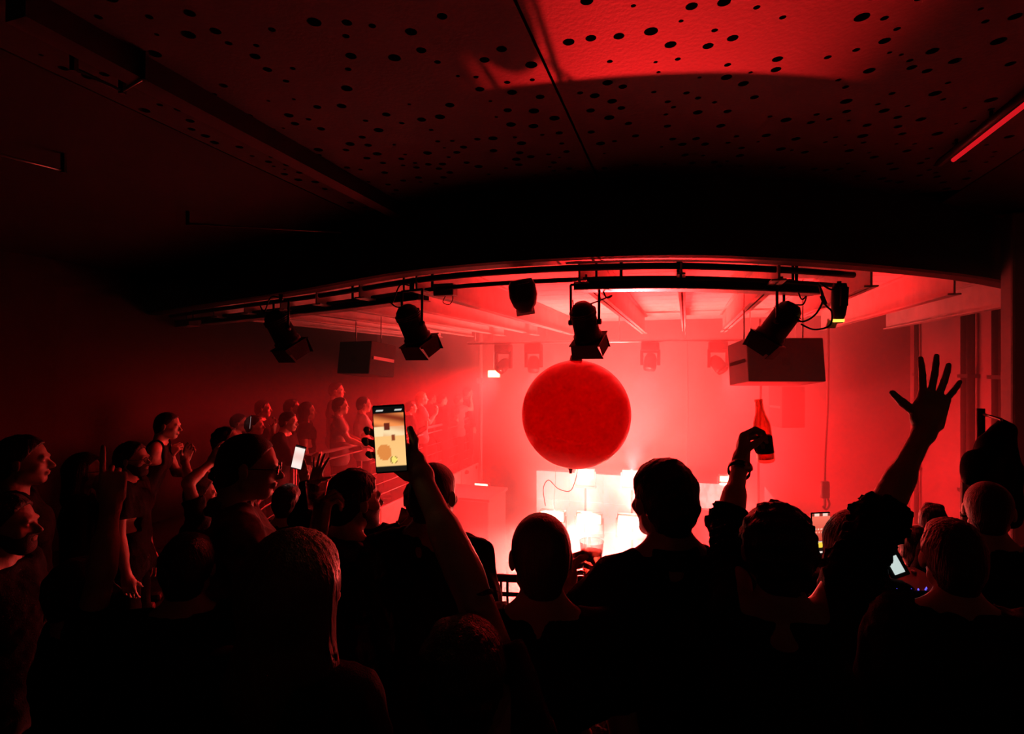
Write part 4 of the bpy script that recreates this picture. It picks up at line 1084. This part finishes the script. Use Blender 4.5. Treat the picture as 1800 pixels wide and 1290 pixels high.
# ================================================================== things held up
def phone(label, c, up, face, h=.155, w_=.075, picture=None, strength=1.0, case=None):
    """c centre; up: long axis; face: direction the screen looks"""
    y = Vector(up).normalized(); z = Vector(face); z = (z - y * z.dot(y)).normalized(); x = y.cross(z)
    root = tag(empty('smartphone', c), label, 'phone', 'phones held up in the crowd')
    root.rotation_euler = Matrix((x, y, z)).transposed().to_euler()
    b = MB(); b.box((-w_ / 2, -h / 2, -.0045), (w_ / 2, h / 2, .004), None, bev=.004); b.build('case', case or M_frame, root)
    if picture:
        nx, ny = 26, 54; me = bpy.data.meshes.new('screen'); vv = []; ff = []
        sw, sh_ = w_ * .93, h * .95
        for j in range(ny + 1):
            for i in range(nx + 1): vv.append(((i / nx - .5) * sw, (j / ny - .5) * sh_, .0048))
        for j in range(ny):
            for i in range(nx): a = j * (nx + 1) + i; ff.append((a, a + 1, a + nx + 2, a + nx + 1))
        me.from_pydata(vv, [], ff); ca = me.color_attributes.new('picture', 'FLOAT_COLOR', 'POINT')
        ca.data.foreach_set('color', np.array([(*picture(i / nx, j / ny), 1) for j in range(ny + 1) for i in range(nx + 1)], np.float32).ravel())
        link('screen', me, vmat('screen_%.2f' % strength, strength), root)
    lens = MB()
    for k in range(2): lens.lathe([(.001, -.007), (.006, -.007), (.007, -.0045)], 10, Matrix.Translation((-w_ * .28, h * .38 - k * .022, 0)))
    lens.build('camera_lens', M_frame, root)
    return root
def mix3(a, b, t): t = max(0, min(1, t)); return tuple(p + (q - p) * t for p, q in zip(a, b))
def pic_hall(u, v):                     # orange live picture of the hall on the big phone
    if v > .90: 
        if abs(v - .95) < .012 and (u < .32 and u > .08 or u > .72 and u < .93): return (.8, .8, .75)
        return (.004, .004, .004)
    if v < .085: return (.01, .008, .006)
    c = mix3((1.0, .62, .24), (1.0, .50, .16), v)
    band = math.sin(v * 26 + u * 3) * .5 + .5
    if v > .70: c = mix3((.25, .03, .01), (1, .30, .08), band)
    if .55 < v <= .70: c = mix3((1, .75, .42), (.75, .18, .05), .6 * band * (u > .3))
    if (u - .30) ** 2 + ((v - .30) * 1.9) ** 2 < .055: c = (.78, .26, .06)
    if abs(u - .42) < .10 and abs(v - .70) < .055: c = (.15, .02, .01)
    if abs(u - .60) < .06 and abs(v - .52) < .05: c = (.3, .06, .02)
    r = (u - .60) ** 2 + ((v - .175) * 2.05) ** 2
    if r < .010: c = (1, .80, .18)
    elif r < .014: c = (.25, .10, .02)
    return c
def pic_white(u, v):
    if v > .93 or v < .03: return (.02, .01, .01)
    return mix3((.95, .62, .55), (1, .85, .78), math.sin(v * 9) * .5 + .5)
def pic_red(u, v):
    if v > .93: return (.9, .6, .5) if .15 < u < .4 or .6 < u < .85 else (.25, .03, .02)
    if v < .34: 
        r = (u - .42) ** 2 + ((v - .24) * 2.0) ** 2
        if r < .02: return (1, .62, .05)
        if abs(v - .06) < .018 and .25 < u < .75: return (1, .8, .7)
        if .30 < v < .33: return (1, .75, .6)
        return (.01, .005, .005)
    if abs(v - .62) < .022 and (u * 7) % 1 < .55: return (1, .55, .40)
    if abs(v - .54) < .016 and (u * 6) % 1 < .5: return (1, .35, .25)
    return mix3((.55, .05, .03), (.9, .16, .10), (v - .34) * 1.7)

PH_C = at(686, 771, 1.29)
phone('large smartphone showing the orange hall, held up by bare arm', PH_C, (-.06, 0, 1), (.02, -1, .0), .162, .077, pic_hall, 1.0)
# ---------------------------------------------------------------- front row, seen from behind
person('person holding up large phone with bare right arm, foreground', (812, 1094, 1.02), yaw=0, hair='short', hair_m=M_hair, top='tee', lod=0,
       arms={'R': dict(at=(733, 826, 1.325), elbow=(905, 1035, 1.02), f=(-.80, .10, .56), n=(.0, -1, .05), pose='phone')}, slim=.95)
person('tall man with short hair and polo collar left of bottle arm', (1168, 810, 1.66), yaw=-6, hyaw=-12, hair='short', top='polo', collar='polo', lod=0, build=1.02,
       arms={'L': dict(at=(999, 1017, 1.90), pole=(-.5, -.2, -.8), f=(.25, .95, .15), n=(.95, -.25, .0), pose='grip')}, drop=.025)
person('man with cropped hair and dark round neck shirt below the ball', (951, 905, 1.46), yaw=4, hyaw=-6, hair='buzz', hair_m=M_hair2, top='tee', lod=0)
person('dark haired person raising a bottle and an open hand', (1368, 884, 1.33), yaw=18, head_s=.92, hair='bushy', top='rolled', top_m=M_cloth_dark, lod=0, ribs=True, slim=.80, build=.86, fold=.004,
       arms={'L': dict(at=(1302, 812, 1.86), elbow=(1268, 935, 1.62), f=(.30, .55, .75), n=(.92, -.25, -.1), pose='grip'),
             'R': dict(at=(1628, 750, 1.50), elbow=(1553, 905, 1.45), f=(.29, .05, .95), n=(.12, 1, -.05), pose='open')}, hand_s=1.03)
person('woman with straight dark hair filming with a phone, right', (1500, 905, 1.98), yaw=22, hair='long', top='long', top_m=M_cloth_dark, lod=0, slim=.88,
       arms={'R': dict(at=(1455, 985, 2.12), elbow=(1500, 1090, 2.05), f=(-.55, .1, .8), n=(-.1, -1, .1), pose='phone')})
phone('phone with red screen held beside bushy dark hair', at(1443, 938, 2.06), (-.03, 0, 1), (.05, -1, .05), .165, .076, pic_red, 1.1)
person('man with undercut hair looking left at the lighting desk', (1676, 920, 1.62), yaw=20, hyaw=2, hair='under', top='jacket', top_m=M_cloth_dark, lod=0, fold=.007, skin=M_skin)
person('man with cropped hair standing beneath the hanging coat', (1738, 848, 2.15), yaw=40, hyaw=0, hair='buzz', top='tee', lod=0)
person('person with flopping fringe standing far right by pipes', (1640, 890, 3.05), yaw=40, hair='quiff', top='tee', lod=1)
person('dark haired person behind the ribbed sleeve on the right', (1614, 928, 2.35), yaw=36, hair='short', top='long', lod=1,
       arms={'L': dict(at=(1545, 1075, 2.3), f=(.3, .1, .95), n=(.9, .3, 0), pose='curl')})
person('man with shaved head and dark glasses in profile, left', (441, 764, 2.12), yaw=62, hyaw=12, hpitch=6, hair='buzz', top='polo', collar='polo', lod=0, top_m=mat('floral_cloth', (.10, .05, .045), .8, var=.9, vscale=22), glasses='dark', build=1.06,
       arms={'R': dict(at=(560, 932, 1.93), pole=(.2, -.5, -.8), f=(.10, .20, .95), n=(.55, .65, .2), pose='grip')})
person('bearded man in hooded shiny jacket turned to the right', (622, 828, 2.12), yaw=34, hyaw=14, hair='short', top='jacket', top_m=M_leather, lod=0, beard=True, hood=True, fold=.006)
person('man half hidden behind the bare phone arm', (761, 815, 2.02), yaw=14, hyaw=8, hair='buzz', top='tee', top_m=M_cloth_dark, lod=0, fold=.006)
person('woman with long hair glowing red in left foreground', (515, 946, 1.16), yaw=16, hyaw=2, hair='long', hair_m=M_hair2, top='tee', top_m=M_cloth_dark, lod=0, slim=.88, long_to=.27)
person('person filming low behind the man half hidden', (735, 846, 2.85), yaw=-10, hair='short', top='long', lod=1,
       arms={'L': dict(at=(693, 950, 3.0), elbow=(660, 990, 2.8), f=(.35, .1, .9), n=(.1, 1, .1), pose='curl')})
phone('small dim phone held low left of phone arm', at(708, 918, 3.0), (.25, 0, 1), (-.5, -.8, .1), .15, .072, None)
person('person with dark hair holding a small bright phone', (505, 853, 3.05), yaw=14, hair='short', top='long', lod=1, arms={'R': dict(at=(536, 842, 3.30), pole=(.2, -.1, -1), f=(-.25, .1, .95), n=(-.4, -.9, .1), pose='phone')})
phone('small phone with bright white screen, tilted, left of glass', at(525, 804, 3.25), (.22, 0, 1), (-.12, -1, .02), .145, .068, pic_white, 1.0)
person('person behind bearded man raising a spread hand', (640, 852, 2.95), yaw=0, hair='short', top='long', lod=1, arms={'L': dict(at=(553, 848, 3.05), f=(.25, .0, .95), n=(.3, .9, 0), pose='open')})

# ---------------------------------------------------------------- bottle, glass, cup, watch
def glass_mat(name, col, gloss=.12):
    if name in MATS: return MATS[name]
    m = bpy.data.materials.new(name); m.use_nodes = True; nt = m.node_tree; nt.nodes.remove(nt.nodes['Principled BSDF'])
    t = nt.nodes.new('ShaderNodeBsdfTransparent'); t.inputs[0].default_value = (*col, 1)
    g = nt.nodes.new('ShaderNodeBsdfGlossy'); g.inputs['Roughness'].default_value = .05
    lw = nt.nodes.new('ShaderNodeLayerWeight'); lw.inputs[0].default_value = .25
    mu = nt.nodes.new('ShaderNodeMath'); mu.operation = 'MULTIPLY_ADD'; mu.inputs[1].default_value = .6; mu.inputs[2].default_value = gloss * .3
    mx = nt.nodes.new('ShaderNodeMixShader')
    nt.links.new(lw.outputs['Facing'], mu.inputs[0]); nt.links.new(mu.outputs[0], mx.inputs[0])
    nt.links.new(t.outputs[0], mx.inputs[1]); nt.links.new(g.outputs[0], mx.inputs[2]); nt.links.new(mx.outputs[0], nt.nodes['Material Output'].inputs['Surface'])
    MATS[name] = m; return m
BT = at(1347, 812, 1.92); ax_ = (at(1333, 700, 1.92) - BT).normalized(); Mb = frame_from(ax_, (0, 1, 0), (0, 0, 0))
bot = tag(empty('beer_bottle', BT), 'brown longneck beer bottle raised in a fist', 'bottle')
sb = 112 / F_PX * 1.90 / .235
Mb = Mb @ Matrix.Scale(sb, 4)
MB().lathe([(.001, .004), (.026, 0), (.0305, .006), (.0308, .13), (.028, .15), (.018, .18), (.0145, .20), (.0135, .226), (.0145, .227), (.0145, .235), (.0105, .235), (.0105, .20), (.015, .178), (.025, .15), (.028, .13), (.028, .012), (.001, .012)], 28, Mb).build('glass', glass_mat('bottle_brown', (.80, .58, .48)), bot)
MB().lathe([(.0311, .035), (.0313, .036), (.0313, .095), (.0311, .096)], 28, Mb).build('label', mat('bottle_label', (.10, .06, .05), .5, var=.6, vscale=60), bot)
MB().lathe([(.001, .013), (.0275, .013), (.0275, .10), (.001, .10)], 24, Mb).build('beer', glass_mat('beer_liquid', (.82, .60, .48)), bot)
wt = PEOPLE['dark haired person raising a bottle and an open hand']
Wl, El = wt['limbs'][-1][2], wt['limbs'][-1][1]; wd_ = unit(Wl - El); wc = Wl - wd_ * .045
Mw = frame_from(Vector(wd_), (0, 0, 1), Vector(wc))
wa = MB().lathe([(.034, -.012), (.037, -.011), (.037, .011), (.034, .012), (.031, 0)], 20, Mw).build('watch_strap', M_frame, wt['root'])
back = Vector(wt['RY'].T @ A3(.25, -1, .1)); back = (back - Vector(wd_) * back.dot(Vector(wd_))).normalized()
MB().lathe([(.001, .010), (.016, .009), (.018, .0), (.018, -.004)], 16, frame_from(back, Vector(wd_), Vector(wc) + back * .033)).build('watch_case', M_steel, wa)
GL = at(557, 892, 1.95)
gl = tag(empty('drinking_glass', GL), 'half full glass tumbler held up below the small phone', 'glass')
kg = 1.95 / F_PX
MB().lathe([(.001, .0), (15 * kg, 0), (19.5 * kg, 46 * kg), (18.6 * kg, 46 * kg), (14.2 * kg, 4 * kg), (.001, 4 * kg)], 28).build('tumbler', glass_mat('clear_glass', (.93, .93, .93), .5), gl)
MB().lathe([(.001, 4.4 * kg), (14.0 * kg, 4.4 * kg), (16.4 * kg, 24 * kg), (.001, 24 * kg)], 28).build('drink', glass_mat('drink_amber', (.80, .55, .45)), gl)
CP = at(1040, 1008, 1.98); kc = 1.98 / F_PX
cp = tag(empty('plastic_cup', CP), 'clear plastic cup of foamy beer beside tall man shoulder', 'cup')
MB().lathe([(.001, 0), (15.5 * kc, 0), (21 * kc, 56 * kc), (21.8 * kc, 57 * kc), (20.2 * kc, 56 * kc), (14.6 * kc, 2 * kc), (.001, 2 * kc)], 30).build('cup', glass_mat('cup_plastic', (.93, .91, .90)), cp)
MB().lathe([(.001, 2.5 * kc), (14.4 * kc, 2.5 * kc), (17.6 * kc, 34 * kc), (.001, 34 * kc)], 30).build('beer', glass_mat('beer_liquid', (.82, .60, .48)), cp)
def foam_mat():
    m = bpy.data.materials.new('beer_foam'); m.use_nodes = True; nt = m.node_tree; b = nt.nodes['Principled BSDF']
    b.inputs['Base Color'].default_value = (.8, .75, .7, 1)
    n = nt.nodes.new('ShaderNodeTexVoronoi'); n.inputs['Scale'].default_value = 160; bp = nt.nodes.new('ShaderNodeBump'); bp.inputs['Strength'].default_value = .8; bp.inputs['Distance'].default_value = .004
    nt.links.new(n.outputs['Distance'], bp.inputs['Height']); nt.links.new(bp.outputs[0], b.inputs['Normal'])
    t = nt.nodes.new('ShaderNodeBsdfTransparent'); t.inputs[0].default_value = (.85, .75, .7, 1); x = nt.nodes.new('ShaderNodeMixShader'); x.inputs[0].default_value = .55
    nt.links.new(b.outputs[0], x.inputs[1]); nt.links.new(t.outputs[0], x.inputs[2]); nt.links.new(x.outputs[0], nt.nodes['Material Output'].inputs['Surface']); return m
MB().lathe([(.001, 34.5 * kc), (17.6 * kc, 34.5 * kc), (18.4 * kc, 40 * kc), (.001, 41 * kc)], 30).build('foam', foam_mat(), cp)

# ---------------------------------------------------------------- left side of the gallery
person('person raising a bare forearm with pointing finger, far left', (140, 985, 1.75), yaw=40, hair='short', top='tee', lod=0, slim=.92, arms={'R': dict(at=(196, 880, 1.62), elbow=(200, 1090, 1.55), f=(.04, .05, 1), n=(-.5, .85, 0), pose='point')})
person('bearded man with glasses in profile under raised finger', (231, 778, 3.55), yaw=72, hyaw=10, hair='short', beard=True, glasses='clear', top='tee', lod=0, skin=M_skin2)
person('man in vest leaning forward above the left crowd', (297, 725, 4.9), yaw=70, lean=22, hyaw=8, hair='buzz', top='tank', lod=1, skin=M_skin2, arms={'R': dict(at=(298, 800, 4.95), pole=(-.5, -.3, -.8), f=(.45, .2, .6), n=(.3, .9, 0), pose='grip'), 'L': dict(at=(345, 830, 5.0), pole=(-.2, .3, -.9), f=(.8, .2, .1), n=(0, 0, -1), pose='rail')})
person('person with cap of dark hair raising one arm, left crowd', (392, 752, 4.1), yaw=78, hpitch=-14, hair='short', top='tee', lod=1, skin=M_skin2, arms={'R': dict(at=(398, 790, 4.2), pole=(-.2, -.3, -1), f=(.75, .1, .5), n=(0, .8, -.4), pose='curl')})
person('person with both arms raised among the left crowd', (352, 842, 3.35), yaw=60, hair='short', top='tee', lod=1, skin=M_skin2, arms={'R': dict(at=(372, 812, 3.4), elbow=(335, 905, 3.2), f=(.5, .1, .85), n=(.3, .9, 0), pose='curl'), 'L': dict(at=(325, 808, 3.7), elbow=(300, 880, 3.7), f=(.35, .0, .93), n=(.6, -.6, -.4), pose='curl')})
person('dark figure with lit cheek at the far left edge', (38, 768, 2.65), yaw=52, hyaw=12, hair='short', top='long', lod=0)
person('moustached person in profile at the left picture edge', (8, 872, 2.05), yaw=74, hair='short', beard=True, top='long', lod=0)
person('woman with long hair and glasses in the left shadows', (148, 800, 3.4), yaw=58, hyaw=10, hair='long', glasses='clear', top='long', lod=1, slim=.88)

person('dark clad person in shadow between pointing finger and shaved man', (330, 942, 1.75), yaw=-14, hair='short', top='long', lod=0)
# ---------------------------------------------------------------- crowd along the side gallery rail
GRP = 'crowd along the side gallery rail'
def rail_hands(px, off=.0): 
    return {k: dict(local=(s_ * .17, .36, 1.13 + off), pole=(0, 0, -1), f=(0, .75, -.3), n=(0, -.3, -1), lf=True, pose='rail', fine=False) for k, s_ in (('L', -1), ('R', 1))}
def hold_up(side_='R', z=1.38, y=.34, x=.06, pose='phone'):
    s_ = 1 if side_ == 'R' else -1
    return {side_: dict(local=(s_ * x, y, z), pole=(0, 0, -1), f=(0, .25, .95), n=(-s_ * .3, -.9, 0), lf=True, pose=pose, fine=False)}
far = [
    ('person filming with a phone at face, leftmost on side gallery', (447, 731, 6.0), 78, dict(hair='short', top='tee', top_m=M_cloth_dark, arms=hold_up('R', 1.62, .24, .04))),
    ('tall person in shadow behind the leftmost phone filmer', (462, 704, 7.3), 80, dict(hair='short', top='long')),
    ('person with white collar behind the heavy jacket figure', (513, 702, 7.2), 74, dict(hair='short', top='polo', top_m=M_cloth_white)),
    ('heavy figure in black jacket leaning over the gallery rail', (508, 724, 6.15), 88, dict(hair='short', top='jacket', lean=14, build=1.1, arms={'R': dict(local=(.12, .5, 1.22), pole=(0, 0, -1), f=(-.2, .8, .5), n=(-1, 0, 0), lf=True, pose='grip', fine=False), 'L': dict(local=(-.15, .45, 1.13), pole=(0, 0, -1), f=(0, .8, -.2), n=(0, 0, -1), lf=True, pose='rail', fine=False)})),
    ('long haired woman in dark top beside the black jacket', (540, 708, 7.2), 76, dict(hair='long', top='tee', top_m=M_cloth_dark, slim=.88)),
    ('man in grey polo shirt with both hands on rail', (598, 699, 7.35), 74, dict(hair='short', top='polo', collar='polo', top_m=M_cloth_grey, arms=rail_hands(0))),
    ('man in pale shirt leaning on rail beside raised phone', (639, 697, 7.75), 66, dict(hair='buzz', top='tee', top_m=M_cloth_white, arms=rail_hands(0))),
    ('very tall man standing behind the grey polo shirt', (591, 672, 8.4), 82, dict(hair='short', top='long', top_m=M_cloth_dark)),
    ('dark clad man just right of the large raised phone', (722, 705, 9.0), 68, dict(hair='short', top='long', top_m=M_cloth_dark, arms=hold_up('R', 1.3, .3, .05, 'grip'))),
    ('fair haired man drinking, second right of raised phone', (741, 689, 9.5), 70, dict(hair='short', hair_m=M_hair_fair, top='tee', top_m=M_cloth_grey, arms=hold_up('R', 1.42, .28, .05, 'grip'))),
    ('man in dark sweater clapping farther along the rail', (777, 692, 10.2), 62, dict(hair='short', top='long', top_m=M_cloth_dark, arms={**hold_up('R', 1.2, .32, .05, 'curl'), **hold_up('L', 1.2, .32, .05, 'curl')})),
    ('hazy person in black behind the clapping man', (758, 690, 10.8), 70, dict(hair='short', top='tee')),
    ('hazy person at the gallery end raising one hand', (806, 694, 10.9), 60, dict(hair='short', top='tee', top_m=M_cloth_grey, arms=hold_up('R', 1.72, .25, .15, 'open'))),
    ('hazy tall person farthest along the side gallery', (822, 680, 11.45), 64, dict(hair='short', top='long', top_m=M_cloth_dark)),
    ('small person with ponytail bun behind pale shirt man', (668, 712, 8.9), 72, dict(hair='bun', top='tee', slim=.88)),
    ('shadowy person between leftmost filmer and vest man', (420, 728, 6.6), 76, dict(hair='short', top='long')),
]
for lab, hd_, yw, kw in far:
    person(lab, hd_, yaw=yw, lod=2, group=GRP, skin=M_skin2, **kw)
phone('tiny phone held at the face of leftmost gallery filmer', at(441, 742, 5.75), (.1, 0, 1), (-.9, -.4, 0), .15, .072, pic_white, 1.4)

# ---------------------------------------------------------------- coat on the wall hook, plate with clips
cc = at(1738, 800, 3.0)
coat = tag(empty('hanging_coat', cc), 'dark coat hung over a hook against the right pipes', 'coat')
K = Field(axis(-.24, .24, .011, []), axis(-.16, .16, .011, []), axis(-.42, .26, .011, []))
k3 = 3.0 / F_PX
for a, b, ra, rb in (((.09, 0, .15), (.12, 0, -.10), .035, .055), ((.07, 0, .15), (-.06, 0, -.02), .04, .05), ((-.06, 0, -.02), (-.13, 0, -.16), .05, .025), ((.06, 0, .12), (.0, 0, -.15), .05, .075),
                     ((.02, 0, -.05), (-.03, .0, -.20), .08, .06), ((.12, 0, -.10), (.12, 0, -.36), .055, .05), ((.04, 0, -.1), (.04, 0, -.34), .08, .06)):
    K.add(rc(a, b, ra, rb), .035)
K.noise(.010, .07, 5, (1, 1, .25)); link('cloth', K.mesh('cloth'), M_cloth_black, coat)
MB().tube([(.07, 0, .15), (.07, 0, .20), (.06, .12, .22)], .008, 8).build('hook', M_steel, coat)
MB().tube([(.06, .12, .25), (.06, .12, -cc.z + .01)], .02, 8).build('stand_pole', M_black_metal, coat)
pl = tag(empty('clip_board', at(1702, 985, 3.3)), 'pale upright board with black clips under the coat', 'board')
MB().box((-.035, 0, -at(1702, 985, 3.3).z), (.04, .02, at(1702, 848, 3.3).z - at(1702, 985, 3.3).z), bev=.004).build('board', M_white_paint, pl)
for i, z in enumerate((.09, .17, .22, .27, .34)): MB().box(((-.055 if i % 2 else -.01), -.025, z), ((.0 if i % 2 else .055), .0, z + .03), bev=.006).build('clip', M_black_metal, pl)
# ================================================================== unseen lamps added behind the camera for glints and a green rim
def unseen_rear_lamp(label, loc, col, power, strength):
    root = tag(empty('unseen_rear_lamp', loc), label, 'lamp', 'small unseen lamps behind the camera')
    MB().lathe([(.001, .05), (.06, .045), (.07, 0), (.07, -.02)], 16, Matrix.Rotation(math.pi / 2, 4, 'X')).build('housing', M_black_metal, root)
    MB().lathe([(.001, -.01), (.018, -.01), (.018, -.02), (.001, -.025)], 16, Matrix.Rotation(-math.pi / 2, 4, 'X')).build('glow_disc', emat('rear_glow_%s' % label[:6], col, strength), root)
    l = bpy.data.lights.new('rear_lamp_light', 'POINT'); l.energy = power; l.color = col; l.shadow_soft_size = .04
    o = bpy.data.objects.new('rear_lamp_light', l); o.location = Vector(loc) + Vector((0, .1, 0)); C.objects.link(o)
unseen_rear_lamp('warm lamp on the rear gallery wall at left', (-.9, -1.2, 2.45), (1, .30, .22), .02, 40)
unseen_rear_lamp('small lamp on the rear gallery wall near middle', (.55, -1.4, 2.3), (1, .30, .22), .02, 40)
unseen_rear_lamp('green lamp on the rear gallery wall at right', (2.4, -.4, 2.9), (.10, 1, .25), .10, 10)

# ================================================================== haze in the hall
hz = MB().box((WALL_L + .02, 4.35, HALL_FLOOR + .02), (WALL_R - .02, WALL_B - .02, HALL_CEIL - .02), HALL_ROT).build('haze', None)
tag(hz, 'thick red lit stage haze filling the hall', 'haze', kind='stuff')
m = bpy.data.materials.new('haze'); m.use_nodes = True; nt = m.node_tree
nt.nodes.remove(nt.nodes['Principled BSDF'])
vsn = nt.nodes.new('ShaderNodeVolumeScatter'); vsn.inputs['Color'].default_value = (.95, .95, .95, 1)
vsn.inputs['Density'].default_value = .125; vsn.inputs['Anisotropy'].default_value = .35
nt.links.new(vsn.outputs[0], nt.nodes['Material Output'].inputs['Volume'])
hz.data.materials.append(m)
